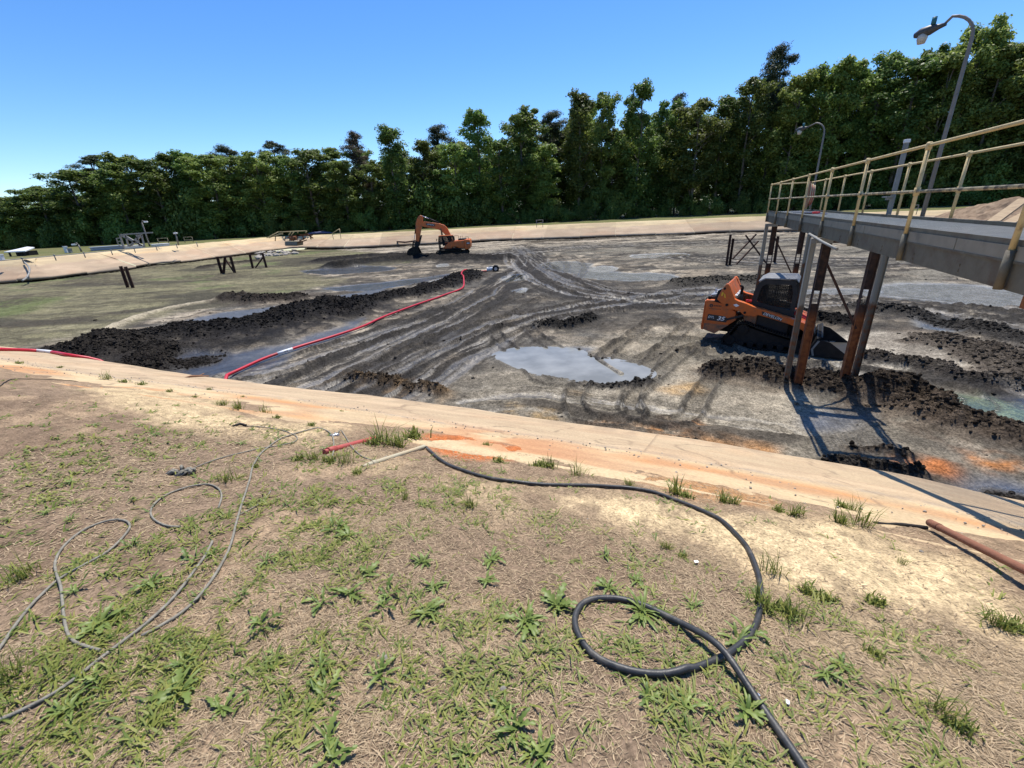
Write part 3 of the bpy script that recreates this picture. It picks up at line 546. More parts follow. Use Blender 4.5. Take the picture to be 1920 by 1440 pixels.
pm('rail_yellow', (.50, .375, .175), (.56, .44, .23), 9, .6, .25, 50, c3=(.24, .165, .085), c3lo=.55, c3hi=.72, c3sc=14)
pm('rail_stained', (.42, .35, .21), (.10, .088, .07), 10, .75, .3, 50, lo=.42, hi=.58)
pm('galvanised', (.20, .20, .185), (.27, .265, .245), 5, .6, .15, 40, c3=(.12, .115, .10), c3lo=.55, c3hi=.75, c3sc=2)
pm('toe_grey', (.235, .212, .155), (.28, .25, .185), 5, .65, .15, 25, c3=(.10, .095, .08), c3sc=2)
pm('galvanised_dark', (.118, .106, .073), (.155, .14, .10), 6, .62, .2, 30, c3=(.085, .05, .028), c3lo=.5, c3hi=.75, c3sc=2.5)
pm('toe_blue', (.155, .175, .19), (.20, .215, .225), 6, .5, .1, 30)
pm('grating', (.46, .44, .38), (.56, .54, .47), 8, .5)
pm('rust', (.155, .055, .024), (.26, .10, .035), 7, .9, .5, 35, c3=(.055, .028, .018), c3lo=.5, c3hi=.7, c3sc=3)
pm('rust_dark', (.040, .021, .016), (.085, .038, .022), 8, .9, .5, 35)
pm('rust_pipe', (.245, .105, .060), (.19, .078, .045), 9, .85, .3, 60)
pm('red_hose', (.52, .018, .035), (.42, .02, .03), 5, .42, .1, 20, c3=(.30, .05, .045), c3lo=.6, c3hi=.75)
pm('black_hose', (.028, .029, .030), (.05, .049, .047), 12, .45, .15, 60, c3=(.15, .13, .10), c3lo=.52, c3hi=.72, c3sc=7)
pm('grey_cable', (.27, .25, .20), (.17, .155, .12), 25, .8, .4, 120)
pm('red_conduit', (.42, .07, .055), (.34, .075, .06), 12, .6, .1); pm('tan_conduit', (.40, .37, .26), (.46, .36, .22), 5, .6, .15)
pm('brown_wood', (.30, .16, .085), (.22, .11, .06), 8, .8, .3); pm('white_paint', (.72, .73, .74), (.62, .63, .64), 5, .5, .05); pm('pale_blue', (.22, .27, .36), (.27, .31, .38), 4, .5); pm('tarp_blue', (.05, .06, .13), (.08, .085, .16), 4, .6)
pm('lamp_pole', (.165, .15, .135), (.215, .195, .17), 8, .55, .15, 40); pm('lamp_head', (.05, .052, .055), (.07, .07, .07), 9, .5); pm('lamp_lens', (.52, .50, .45), (.44, .41, .36), 10, .25); pm('teal', (.02, .13, .16), rough=.5)
pm('slab_brown', (.27, .19, .115), (.36, .27, .165), 2, .9, .4, 8, c3=(.15, .10, .065))
pm('rock', (.36, .33, .28), (.24, .21, .175), 7, .9, .6, 20); pm('earth_brown', (.155, .100, .062), (.28, .20, .13), 1.2, .95, .8, 5, c3=(.07, .045, .03), c3lo=.5, c3hi=.7, c3sc=.9)
m, nt, N, L, b = newmat('cab_glass'); b.inputs['Base Color'].default_value = (.02, .025, .028, 1); b.inputs['Roughness'].default_value = .08; b.inputs['Alpha'].default_value = .4
# piles that stood in water: clean above the old water line, rust below it
m, nt, N, L, b = newmat('pile_galvanised'); geo = N.new('ShaderNodeNewGeometry'); sx = N.new('ShaderNodeSeparateXYZ'); L.new(geo.outputs['Position'], sx.inputs[0])
n1 = N.new('ShaderNodeTexNoise'); n1.inputs['Scale'].default_value = 7; n1.inputs['Detail'].default_value = 6; L.new(geo.outputs['Position'], n1.inputs['Vector'])
ma = N.new('ShaderNodeMath'); ma.operation = 'MULTIPLY_ADD'; ma.inputs[1].default_value = .35; L.new(n1.outputs[0], ma.inputs[0]); L.new(sx.outputs['Z'], ma.inputs[2]); mr = N.new('ShaderNodeMapRange'); mr.inputs[1].default_value = -.86; mr.inputs[2].default_value = -.80; L.new(ma.outputs[0], mr.inputs[0])
lo = N.new('ShaderNodeMix'); lo.data_type = 'RGBA'; lo.inputs[6].default_value = (.16, .135, .10, 1); lo.inputs[7].default_value = (.22, .085, .03, 1); r2 = N.new('ShaderNodeMapRange'); r2.inputs[1].default_value = .42; r2.inputs[2].default_value = .62; L.new(n1.outputs[0], r2.inputs[0]); L.new(r2.outputs[0], lo.inputs[0])
mx = N.new('ShaderNodeMix'); mx.data_type = 'RGBA'; L.new(mr.outputs[0], mx.inputs[0]); L.new(lo.outputs[2], mx.inputs[6]); mx.inputs[7].default_value = (.33, .305, .25, 1); L.new(mx.outputs[2], b.inputs['Base Color']); b.inputs['Roughness'].default_value = .75
m, nt, N, L, b = newmat('pile_rusty'); geo = N.new('ShaderNodeNewGeometry'); sx = N.new('ShaderNodeSeparateXYZ'); L.new(geo.outputs['Position'], sx.inputs[0])
n1 = N.new('ShaderNodeTexNoise'); n1.inputs['Scale'].default_value = 9; n1.inputs['Detail'].default_value = 7; L.new(geo.outputs['Position'], n1.inputs['Vector'])
ma = N.new('ShaderNodeMath'); ma.operation = 'MULTIPLY_ADD'; ma.inputs[1].default_value = .5; L.new(n1.outputs[0], ma.inputs[0]); L.new(sx.outputs['Z'], ma.inputs[2]); mr = N.new('ShaderNodeMapRange'); mr.inputs[1].default_value = -1.1; mr.inputs[2].default_value = -.85; L.new(ma.outputs[0], mr.inputs[0])
lo = N.new('ShaderNodeMix'); lo.data_type = 'RGBA'; lo.inputs[6].default_value = (.17, .055, .020, 1); lo.inputs[7].default_value = (.33, .12, .035, 1); r2 = N.new('ShaderNodeMapRange'); r2.inputs[1].default_value = .38; r2.inputs[2].default_value = .65; L.new(n1.outputs[0], r2.inputs[0]); L.new(r2.outputs[0], lo.inputs[0])
hi = N.new('ShaderNodeMix'); hi.data_type = 'RGBA'; hi.inputs[6].default_value = (.032, .021, .018, 1); hi.inputs[7].default_value = (.085, .045, .03, 1); L.new(r2.outputs[0], hi.inputs[0])
mx = N.new('ShaderNodeMix'); mx.data_type = 'RGBA'; L.new(mr.outputs[0], mx.inputs[0]); L.new(lo.outputs[2], mx.inputs[6]); L.new(hi.outputs[2], mx.inputs[7]); L.new(mx.outputs[2], b.inputs['Base Color']); b.inputs['Roughness'].default_value = .9
bp = N.new('ShaderNodeBump'); bp.inputs['Strength'].default_value = .6; bp.inputs['Distance'].default_value = .01; L.new(n1.outputs[0], bp.inputs['Height']); L.new(bp.outputs[0], b.inputs['Normal'])

# ------------------------------------------------------------------ walkway on piles
WO = np.array([5.69, 6.41, 0.0]); WD = np.array([.385, .923, 0]); WD /= np.linalg.norm(WD); WP = np.array([WD[1], -WD[0], 0])
wrz = math.atan2(WD[1], WD[0]); DECK, WID = 1.1, 1.3
walk = empty('walkway', WO, wrz, label='grey steel walkway on rusty piles with yellow pipe railings', cat='walkway')
# local frame: x along the deck (away), y to its left (towards the pond's open side is -y = right rail)
S0, S1 = -4.6, 14.9
def wl(s, off, z): return (s, -off, z)
for k in range(10):
    a = S0 + (S1 - S0) * k / 10; e_ = S0 + (S1 - S0) * (k + 1) / 10; g = MB(); s = a + .03
    while s < e_ - .015:
        g.bar(wl(s, .05, DECK - .010), wl(s, WID - .05, DECK - .010), .0035, .02); s += .04
    for o_ in np.linspace(.08, WID - .08, 12): g.bar(wl(a + .012, o_, DECK - .007), wl(e_ - .012, o_, DECK - .007), .007, .008)
    g.build('deck_panel', 'grating', walk)
for off, sg in ((0.0, -1), (WID, 1)):
    gm = MB(); gm.bar(wl(S0, off, .93), wl(S1, off, .93), .012, .44); gm.bar(wl(S0, off - sg * .045, .705), wl(S1, off - sg * .045, .705), .10, .016); gm.bar(wl(S0, off - sg * .045, 1.06), wl(S1, off - sg * .045, 1.06), .10, .016)
    gm.bar(wl(S0, off + sg * .012, .955), wl(S1, off + sg * .012, .955), .03, .022)
    for s in np.arange(S0 + .6, S1, 1.225): gm.box(wl(s, off + sg * .008, .82), (.012, .012, .03)); gm.box(wl(s, off + sg * .008, .76), (.012, .012, .03))
    gm.build('girder', 'galvanised_dark', walk)
    for k in range(6):
        a = S0 + (S1 - S0) * k / 6 + .01; e_ = S0 + (S1 - S0) * (k + 1) / 6 - .01
        zc = 1.04 if sg > 0 else 1.025; MB().bar(wl(a, off + sg * .018, zc), wl(e_, off + sg * .018, zc), .008, .22 if sg > 0 else .14).build('toe_board', 'toe_blue' if sg > 0 else 'toe_grey', walk)
for s in np.arange(S0 + .5, S1, 2.45): MB().bar(wl(s, .05, .80), wl(s, WID - .05, .80), .06, .14).build('cross_beam', 'galvanised_dark', walk)
for off, sg, rm in ((0.0, -1, 'rail_yellow'), (WID, 1, 'rail_yellow')):
    po = off + sg * .052
    ps = [-2.45 + 2.45 * k for k in range(7)] + [14.75] if sg < 0 else [-2.45 + 2.45 * k for k in range(7)] + [14.75]
    for s in ps:
        p_ = MB().cyl(wl(s, po, .70), wl(s, po, 1.06), .036, 12).build('post_foot', 'galvanised_dark', walk)
        q = MB().cyl(wl(s, po, 1.04), wl(s, po, 2.17), .025, 12).build('post', 'rail_yellow', walk)
        MB().tube([wl(s, po, 2.11), wl(s, po, 2.125), wl(s, po, 2.19), wl(s, po, 2.21)], [.028, .037, .037, .024], 12).cyl(wl(s - .05, po, 2.17), wl(s + .05, po, 2.17), .030, 12).build('fitting', 'rail_yellow', q)
        MB().cyl(wl(s, po, 1.56), wl(s, po, 1.66), .035, 12).build('fitting', 'rail_yellow', q)
    MB().cyl(wl(S0, po, 2.17), wl(14.75, po, 2.17), .021, 12).build('top_rail', rm, walk)
    MB().cyl(wl(S0, po, 1.61), wl(14.75, po, 1.61), .024 if sg > 0 else .021, 12).build('mid_rail', 'rail_stained', walk)
for z, mt in ((2.17, 'rail_yellow'), (1.61, 'rail_stained')): MB().cyl(wl(14.75, -.05, z), wl(14.75, WID + .05, z), .026, 10).build('end_rail', mt, walk)
def pile(s, off, z0, z1, mt, w=.17, hole=None, rust=True):
    o_ = MB(); M_ = o_
    for sg in (-1, 1): M_.box((s, -off + sg * (w / 2 - .008), (z0 + z1) / 2), (w, .012, z1 - z0))
    if hole: M_.box((s, -off, (z0 + hole[0]) / 2), (.012, w - .02, hole[0] - z0)); M_.box((s, -off, (z1 + hole[1]) / 2), (.012, w - .02, z1 - hole[1])); M_.box((s, -off + w * .38, (hole[0] + hole[1]) / 2), (.010, .03, hole[1] - hole[0]))
    else: M_.box((s, -off, (z0 + z1) / 2), (.012, w - .02, z1 - z0))
    return o_.build('pile', mt, walk)
for s in (5.15, 13.9):
    pile(s, -.10, -3.6, .66, 'pile_galvanised', .13); pile(s + .05, .2, -3.6, .69, 'pile_rusty', .19, (-.95, -.62)); pile(s + .25, 1.28, -3.6, .69, 'pile_rusty', .19, (-.98, -.6)); pile(s + .65, 1.62, -3.6, .66, 'pile_galvanised', .14)
    MB().bar(wl(s, -.16, .60), wl(s, .30, .60), .12, .12).build('bracket', 'galvanised', walk); MB().bar(wl(s + .6, 1.1, .60), wl(s + .6, 1.70, .60), .12, .12).build('bracket', 'galvanised', walk)
    MB().bar(wl(s + .15, .2, .61), wl(s + .2, 1.3, .61), .14, .15).build('cap_beam', 'rust_dark', walk)
    MB().bar(wl(s + .17, .22, .2), wl(s + .22, 1.26, -1.6), .05, .05).build('brace', 'rust_dark', walk)
for off in (.1, WID - .1): pile(-4.3, off, -.9, .69, 'pile_rusty', .16)
MB().bar(wl(-2.75, .05, .63), wl(-2.75, WID - .05, .63), .22, .13).build('cap_beam', 'rust', walk)
MB().tube([wl(5.9, -.07, .72), wl(4.2, -.10, .64), wl(2.9, -.12, .60)], .028, 8).build('conduit', 'galvanised', walk)

# lamps on the walkway
def wpt(s, off, z): return WO + WD * s + WP * off + np.array([0, 0, z])
def lamp(s, off, h, reach, lab):
    base = wpt(s, off, .72); t = empty('street_lamp', base, label=lab, cat='street lamp', group='street lamps along the walkway')
    lx = -WP * .72 + WD * .5; lx /= np.linalg.norm(lx); path = [(0, 0, 0), (0, 0, h * .45), (0, 0, h - .42)]
    for a in np.linspace(15, 82, 6):
        q = .42 * (1 - math.cos(rad(a))); path.append((lx[0] * q, lx[1] * q, h - .42 + .42 * math.sin(rad(a))))
    endp = np.array(path[-1]) + np.array([lx[0], lx[1], .0]) * (reach - .40) - np.array([0, 0, .10]); path.append(tuple(endp))
    MB().tube(path, [.040, .035, .030] + [.025] * 6 + [.022], 12).build('pole', 'lamp_pole', t)
    d3 = np.array([lx[0], lx[1], -.12]); d3 /= np.linalg.norm(d3); q0 = endp - d3 * .04
    hd_ = MB().tube([q0, q0 + d3 * .10, q0 + d3 * .22, q0 + d3 * .36, q0 + d3 * .46], [.028, .045, .082, .085, .04], 14).build('lamp_head', 'lamp_head', t)
    c = q0 + d3 * .32 - np.array([0, 0, .03]); MB().tube([c, c - np.array([0, 0, .07]), c - np.array([0, 0, .15])], [.078, .082, .06], 16).build('lens', 'lamp_lens', hd_)
    c = q0 + d3 * .2 + np.array([0, 0, .07]); MB().cyl(c, c + np.array([0, 0, .12]), .04, 10).build('photocell', 'teal', hd_)
    return t
lamp(3.9, WID + .16, 3.84, .50, 'near tall lamp on a curved grey pole at the walkway railing'); lamp(14.6, WID + .16, 3.6, .70, 'far smaller lamp on a curved pole beyond the hose reel')
t = empty('instrument_post', wpt(5.7, WID + .14, .75), wrz, label='square grey steel post with cap standing outside the walkway railing', cat='post')
MB().box((0, 0, .95), (.085, .085, 1.92)).build('shaft', 'galvanised', t, .006); MB().box((0, 0, 1.94), (.105, .105, .07)).build('cap', 'white_paint', t, .008); MB().box((-.05, .10, .78), (.34, .16, .03)).box((-.1, .1, .74), (.12, .1, .06)).build('tray', 'galvanised', t); MB().tube([(.045, .03, 1.5), (.05, .03, 1.0), (.12, .05, .7), (.05, 0, .3)], .006, 6).build('wire', 'black_steel', t)
# hose reel hung on the far rail
t = empty('hose_reel', wpt(13.6, WID - .12, DECK), wrz, label='pinkish hose coiled on a dark reel hanging at the walkway rail', cat='hose reel')
cn = np.array([0, 0, .62])
for k in range(5): MB().tube([cn + np.array([.26 * math.cos(a) * (1 - .05 * k), .03 - .035 * k, .40 * math.sin(a) * (1 - .06 * k) - .05 * (k % 2)]) for a in np.linspace(0, 2 * math.pi, 25)], .019, 8, False).build('hose_coil', 'red_conduit' if k % 2 else 'tan_conduit', t)
MB().box((0, .06, .6), (.42, .03, .95)).build('board', 'brown_wood', t); MB().cyl((0, -.15, .66), (0, .06, .66), .07, 10).build('hub', 'black_steel', t)
t = empty('hand_tool', wpt(9.5, .7, DECK), wrz + .5, label='small red tool lying on the walkway deck', cat='tool'); MB().box((0, 0, .035), (.26, .09, .06)).build('body', 'bright_red', t, .015); MB().cyl((.12, 0, .03), (.42, .06, .02), .014, 8).build('handle', 'black_steel', t)
o = MB().tube([wpt(12.2, .5, DECK + .01), wpt(11.2, .9, DECK + .01), wpt(10, .45, DECK + .01), wpt(9, .9, DECK + .01), wpt(8.0, .6, DECK + .01)], .011, 6).build('cord', 'tarp_blue', label='dark cord lying loosely on the walkway deck', cat='cord')
# ------------------------------------------------------------------ lettering as flat mesh
def text(body, size, mat, parent, x, y, z, ang=0.0, shear=.25, bold=.012, sx=1.0, name='lettering'):
    cu = bpy.data.curves.new('t', 'FONT'); cu.body = body; cu.size = size; cu.shear = shear; cu.offset = bold * size; cu.extrude = .002; cu.align_x = 'LEFT'
    ob = bpy.data.objects.new('t', cu); COL.objects.link(ob); bpy.context.view_layer.update()
    me = bpy.data.meshes.new_from_object(ob.evaluated_get(bpy.context.evaluated_depsgraph_get())); bpy.data.objects.remove(ob); bpy.data.curves.remove(cu)
    me.materials.clear(); o = link(name, me, mat, parent); o.location = (x, y, z); o.rotation_euler = (math.pi / 2, -ang, 0); o.scale = (sx, 1, 1); return o
def belt(out, y0, y1, th, lug, pitch, name, mat, parent, taper=.0):
    """closed track belt with lugs round an outline in (x, z)"""
    pl = np.array(out, float); pl = np.vstack([pl, pl[:1]]); l = np.r_[0, np.cumsum(np.linalg.norm(np.diff(pl, axis=0), axis=1))]; n = int(l[-1] / pitch); t = np.linspace(0, l[-1], n, endpoint=False)
    p = np.stack([np.interp(t, l, pl[:, i]) for i in (0, 1)], 1); tg = np.roll(p, -1, 0) - np.roll(p, 1, 0); tg /= np.linalg.norm(tg, axis=1)[:, None]; nr = np.stack([tg[:, 1], -tg[:, 0]], 1)
    cen_ = p.mean(0)
    if ((p - cen_) * nr).sum() < 0: nr = -nr
    g = MB(); v = []; f = []
    for i in range(n):
        a = p[i]; q = a - nr[i] * th; v += [(a[0], y0, a[1]), (a[0], y1, a[1]), (q[0], y1, q[1]), (q[0], y0, q[1])]
    for i in range(n):
        j = (i + 1) % n
        for k in range(4): f.append((i * 4 + k, i * 4 + (k + 1) % 4, j * 4 + (k + 1) % 4, j * 4 + k))
    g.add(v, f)
    for i in range(n):
        c = p[i] + nr[i] * lug * .5; a = math.atan2(tg[i][1], tg[i][0]); g.box((c[0], (y0 + y1) / 2, c[1]), (pitch * .45, (y1 - y0) * .98, lug * 1.1), 0, 0, -a)
    return g.build(name, mat, parent)

# ------------------------------------------------------------------ compact track loader
LA = P(1351.5, 647, FLOOR); LB = P(1495, 663, FLOOR); lh = (LB - LA)[:2]; lh /= np.linalg.norm(lh)
ctl = empty('track_loader', LA, math.atan2(lh[1], lh[0]), label='orange compact track loader with black bucket parked beside the walkway piles', cat='loader')
_to = catmull([(0.02, .16), (.10, .02), (.5, 0), (1.2, 0), (1.9, 0), (2.3, .02), (2.46, .14), (2.47, .33), (2.33, .47), (2.1, .52), (1.5, .66), (1.0, .80), (.74, .885), (.55, .885), (.40, .80), (.22, .50), (.06, .28)], 5, True)
for y0 in (0.0, 1.55):
    fr = MB().prism([(.35, .14), (2.2, .14), (2.25, .36), (1.3, .58), (.8, .72), (.5, .70), (.3, .40)], y0 + .12, y0 + .36).build('track', 'black_steel', ctl, .01)
    belt(_to, y0, y0 + .45, .03, .035, .085, 'belt', 'muddy_track', fr)
    sp = MB().cyl((.63, y0 + .06, .65), (.63, y0 + .40, .65), .17, 20)
    for k in range(14): a = 2 * math.pi * k / 14; sp.box((.63 + .185 * math.cos(a), y0 + .2, .65 + .185 * math.sin(a)), (.05, .24, .035), 0, 0, -a)
    sp.cyl((.63, y0 + .02, .65), (.63, y0 + .06, .65), .09, 12); sp.build('sprocket', 'black_steel', fr)
    for x, z, r in ((2.28, .25, .20), (.24, .22, .17)): MB().cyl((x, y0 + .05, z), (x, y0 + .4, z), r, 20).cyl((x, y0 + .03, z), (x, y0 + .06, z), r * .4, 12).build('idler', 'black_steel', fr)
    for x in (.62, .93, 1.24, 1.55, 1.86): MB().cyl((x, y0 + .05, .13), (x, y0 + .4, .13), .105, 16).cyl((x, y0 + .03, .13), (x, y0 + .06, .13), .04, 10).build('roller', 'black_steel', fr)
MB().prism([(-.25, .40), (2.2, .30), (2.35, .55), (2.05, 1.25), (.4, 1.25), (-.3, .9)], .50, 1.50).build('chassis', 'black_steel', ctl, .02)
MB().prism([(.98, .62), (1.95, .50), (1.98, .96), (1.0, 1.20)], .30, 1.70).build('side_sheet', 'cab_grey', ctl, .01)
MB().prism([(.62, .86), (.98, .80), (1.0, 1.18), (.55, 1.2)], .22, 1.78).build('riser', 'orange_muddy', ctl, .015)
tail = MB().prism([(-.70, 1.6), (-.29, 1.6), (.32, 1.24), (.36, .93), (.0, .62), (-.28, .38), (-.70, .50)], .10, 1.90).build('engine_housing', 'orange_paint', ctl, .025, 3)
MB().prism([(-.68, .74), (.16, .745), (.0, .625), (-.28, .386), (-.68, .505)], .092, .1).build('mud_splash', 'orange_muddy', tail)
MB().prism([(-.79, .50), (-.715, .46), (-.705, 1.55), (-.75, 1.55)], .16, 1.84).build('rear_door', 'orange_paint', tail, .015); MB().box((-.785, 1.0, .62), (.06, 1.5, .16)).build('bumper', 'orange_muddy', tail, .02)
MB().prism([(-.62, 1.58), (-.62, 1.68), (-.3, 1.76), (.30, 1.72), (.36, 1.3)], .32, 1.68).build('hood', 'cab_grey', ctl, .03)
for y0, y1 in ((.42, .78), (.86, 1.22), (1.30, 1.6)): MB().prism([(-.60, 1.70), (-.30, 1.765), (.28, 1.735), (.28, 1.77), (-.30, 1.81), (-.62, 1.735)], y0, y1).build('hood_vent', 'silver', ctl, .01)
MB().box((-.62, .3, 1.66), (.10, .12, .10)).build('tail_light', 'black_steel', ctl, .015); MB().cyl((-.5, .75, 1.78), (-.5, .75, 1.90), .035, 10).build('beacon', 'silver', ctl); MB().tube([(.30, 1.1, 1.7), (.32, 1.1, 1.95), (.24, 1.1, 2.03)], .05, 10).build('exhaust', 'black_steel', ctl)
armp = [(-.33, 1.66), (-.30, 1.78), (-.19, 2.03), (-.10, 2.20), (-.03, 2.22), (.03, 2.15), (.24, 1.70), (.36, 1.64), (.60, 1.58), (.82, 1.49), (1.96, 1.19), (2.34, 1.07), (2.60, .98), (2.68, .84), (2.62, .66), (2.50, .72), (2.30, .86), (1.95, .98), (1.05, 1.20), (.92, 1.14), (.60, 1.15), (.45, 1.28), (.03, 1.35)]
for y0 in (.02, 1.76):
    ar_ = MB().prism(armp, y0, y0 + .22).build('lift_arm', 'orange_paint', ctl, .02, 3)
    for x, z, r in ((-.12, 2.05, .045), (.02, 1.48, .05), (.62, 1.25, .045), (2.55, .80, .05)): MB().cyl((x, y0 - .02, z), (x, y0 + .24, z), r, 14).build('pivot_pin', 'black_steel', ar_)
    MB().prism([(-.42, 1.56), (-.34, 1.95), (-.22, 2.02), (-.1, 1.9), (-.16, 1.5)], y0 + .05, y0 + .17).build('rear_link', 'black_steel', ctl, .01)
    MB().cyl((.10, y0 + .26, 1.05), (.66, y0 + .26, 1.30), .05, 12).build('lift_cylinder', 'cab_grey', ctl); MB().bar((.02, y0 + .06, .92), (.62, y0 + .06, 1.16), .05, .07).build('side_link', 'cab_grey', ctl)
    MB().cyl((2.1, y0 + .12, 1.02), (2.72, y0 + .12, .60), .04, 12).build('tilt_cylinder', 'black_steel', ctl)
MB().prism([(-.17, 1.98), (-.08, 2.19), (-.03, 2.20), (.22, 1.72), (.16, 1.68), (-.08, 2.05)], .24, 1.76).build('arm_cross_plate', 'orange_paint', ctl, .01)
MB().prism([(2.22, 1.10), (2.50, 1.0), (2.55, .88), (2.42, .84), (2.2, .95)], .24, 1.76).build('front_cross_tube', 'orange_paint', ctl, .03)
for y in (.6, .8, 1.0): MB().tube([(2.0, y, 1.22), (2.25, y, 1.16), (2.5, y, 1.02), (2.62, y, .80)], .022, 8).build('hydraulic_hose', 'bright_red', ctl)
# cab: pillars, roof, screens, seat
cabp = [(.72, 1.42), (.78, 1.95), (.88, 2.24), (1.04, 2.35), (1.95, 2.36), (2.06, 1.95), (2.06, 1.16), (1.3, 1.32)]
cabi = [(.90, 1.60), (.95, 1.95), (1.0, 2.12), (1.10, 2.20), (1.86, 2.21), (1.93, 1.95), (1.93, 1.38), (1.4, 1.48)]
for y0 in (.34, 1.58):
    g = MB(); n = len(cabp); v = []
    for y in (y0, y0 + .08): v += [(x, y, z) for x, z in cabp] + [(x, y, z) for x, z in cabi]
    f = []
    for i in range(n):
        j = (i + 1) % n; f += [(i, n + i, n + j, j), (2 * n + i, 2 * n + j, 3 * n + j, 3 * n + i), (i, j, 2 * n + j, 2 * n + i), (n + i, 3 * n + i, 3 * n + j, n + j)]
    sd_ = g.add(v, f).build('cab_side', 'cab_grey', ctl)
    sc_ = MB()
    for x in np.arange(.96, 1.92, .052): sc_.bar((x, y0 + .04, 1.44), (x, y0 + .04, 2.2), .010, .010)
    for z in np.arange(1.50, 2.20, .052): sc_.bar((.93, y0 + .04, z), (1.92, y0 + .04, z), .010, .010)
    sc_.bar((1.42, y0 + .04, 1.46), (1.42, y0 + .04, 2.21), .05, .03); sc_.build('window_screen', 'black_steel', sd_)
    MB().box((1.42, y0 + .055, 1.83), (.98, .006, .72)).build('pane', 'cab_glass', sd_)
MB().prism([(.90, 2.27), (1.06, 2.37), (1.96, 2.38), (2.05, 2.28), (2.05, 2.33), (1.97, 2.43), (1.05, 2.42), (.86, 2.31)], .34, 1.66).build('roof', 'roof_grey', ctl, .02, 3)
MB().box((.80, 1.0, 1.75), (.05, 1.16, .60), 0, 0, .12).build('rear_wall', 'cab_grey', ctl); MB().box((1.30, 1.0, 1.52), (.5, .5, .14)).box((1.08, 1.0, 1.80), (.14, .48, .55)).build('seat', 'rubber', ctl, .03)
MB().bar((2.04, .38, 1.2), (2.02, .38, 2.3), .07, .06).bar((2.04, 1.62, 1.2), (2.02, 1.62, 2.3), .07, .06).build('front_pillars', 'black_steel', ctl)
MB().cyl((.62, .28, 1.55), (.62, .28, 1.66), .05, 12).box((.70, .28, 1.62), (.12, .07, .07)).build('extinguisher', 'bright_red', ctl); MB().tube([(.50, .3, 1.6), (.52, .3, 1.78), (.60, .3, 1.84), (.66, .3, 1.72)], .02, 8).build('hose_loop', 'black_steel', ctl)
# bucket
bk = MB()
for y in (-.06, 2.04): bk.prism([(2.80, .0), (2.72, .22), (2.86, .52), (3.02, .55), (3.22, .50), (3.86, .03), (3.84, .0)], y, y + .03)
bk.prism([(2.78, -.005), (3.88, -.02), (3.88, .02), (2.80, .03)], -.05, 2.06); bk.prism([(2.74, .0), (2.70, .24), (2.84, .60), (2.88, .59), (2.76, .24), (2.79, .02)], -.05, 2.06); bk.prism([(2.84, .56), (2.95, .66), (3.0, .64), (2.88, .55)], -.05, 2.06)
bkt = bk.build('bucket', 'black_steel', ctl); MB().box((3.86, 1.0, .008), (.10, 2.12, .035)).build('cutting_edge', 'galvanised_dark', bkt); MB().prism([(2.80, .0), (2.74, .22), (2.88, .52), (2.94, .52), (2.80, .22), (2.86, .0)], -.075, -.06).build('wear_strip', 'galvanised', bkt)
MB().prism([(2.62, .20), (2.74, .20), (2.78, .62), (2.66, .90), (2.56, .90), (2.56, .6)], .35, 1.65).build('quick_coupler', 'black_steel', ctl, .01)
# lettering
dec = MB().prism([(1.13, 1.345), (1.74, 1.165), (1.77, 1.045), (1.16, 1.225)], .014, .0195).build('decal', 'decal_dark', ctl); text('DEVELON', .125, 'decal_white', dec, 1.18, .012, 1.235, math.atan2(-.18, .61), .2, .004, 1.05)
dec = MB().prism([(-.58, 1.09), (.00, 1.05), (.10, .96), (.06, .83), (-.60, .86)], .094, .0995).build('decal', 'decal_dark', ctl); text('DTL', .115, 'decal_white', dec, -.57, .092, .95, -.03, .25, .006); text('35', .20, 'decal_white', dec, -.27, .092, .895, -.03, .3, .022, 1.25)
dec = MB().cyl((-.50, .0985, 1.40), (-.50, .094, 1.40), .065, 20).build('emblem', 'decal_dark', ctl); MB().box((-.51, .0925, 1.40), (.016, .002, .06)).box((-.475, .0925, 1.385), (.05, .002, .014)).build('mark', 'orange_paint', dec)
g = MB()
for k in range(5): g.box((-.39 + .052 * k, .098, 1.405), (.036, .004, .045))
for k in range(9): g.box((-.545 + .045 * k, .098, 1.29), (.028, .004, .022))
g.build('small_print', 'decal_dark', ctl)
MB().prism([(-.19, 1.93), (-.13, 1.90), (-.16, 1.78), (-.21, 1.80)], .014, .0195).prism([(-.12, 1.88), (-.08, 1.86), (-.05, 1.72), (-.10, 1.74)], .014, .0195).build('emblem', 'decal_yellow', ctl)
MB().prism([(.22, 1.50), (.32, 1.54), (.42, 1.48), (.32, 1.43)], .014, .0195).build('warning_label', 'decal_white', ctl)

# ------------------------------------------------------------------ excavator
EO = np.array([-4.5, 54.0, -3.12])
exc = empty('excavator', EO, 0, label='orange crawler excavator with its bucket down in the black mud', cat='excavator')
_eo = catmull([(-3.80, .40), (-3.62, .08), (-3.2, -.02), (-1.9, -.02), (-.6, -.02), (-.18, .06), (.02, .36), (-.14, .66), (-.5, .76), (-1.9, .76), (-3.3, .76), (-3.66, .68)], 6, True)
for y0 in (0.0, 2.2):
    fr = MB().prism([(-3.4, .16), (-.4, .16), (-.3, .56), (-3.5, .56)], y0 + .12, y0 + .5).build('track', 'muddy_track', exc, .03)
    belt(_eo, y0, y0 + .62, .05, .04, .19, 'belt', 'muddy_track', fr)
    for x, r in ((-3.42, .30), (-.36, .30)): MB().cyl((x, y0 + .06, .36), (x, y0 + .56, .36), r, 18).cyl((x, y0 + .03, .36), (x, y0 + .08, .36), r * .45, 12).build('idler', 'black_steel', fr)
    for x in np.linspace(-2.95, -.85, 7): MB().cyl((x, y0 + .06, .16), (x, y0 + .56, .16), .12, 12).build('roller', 'black_steel', fr)
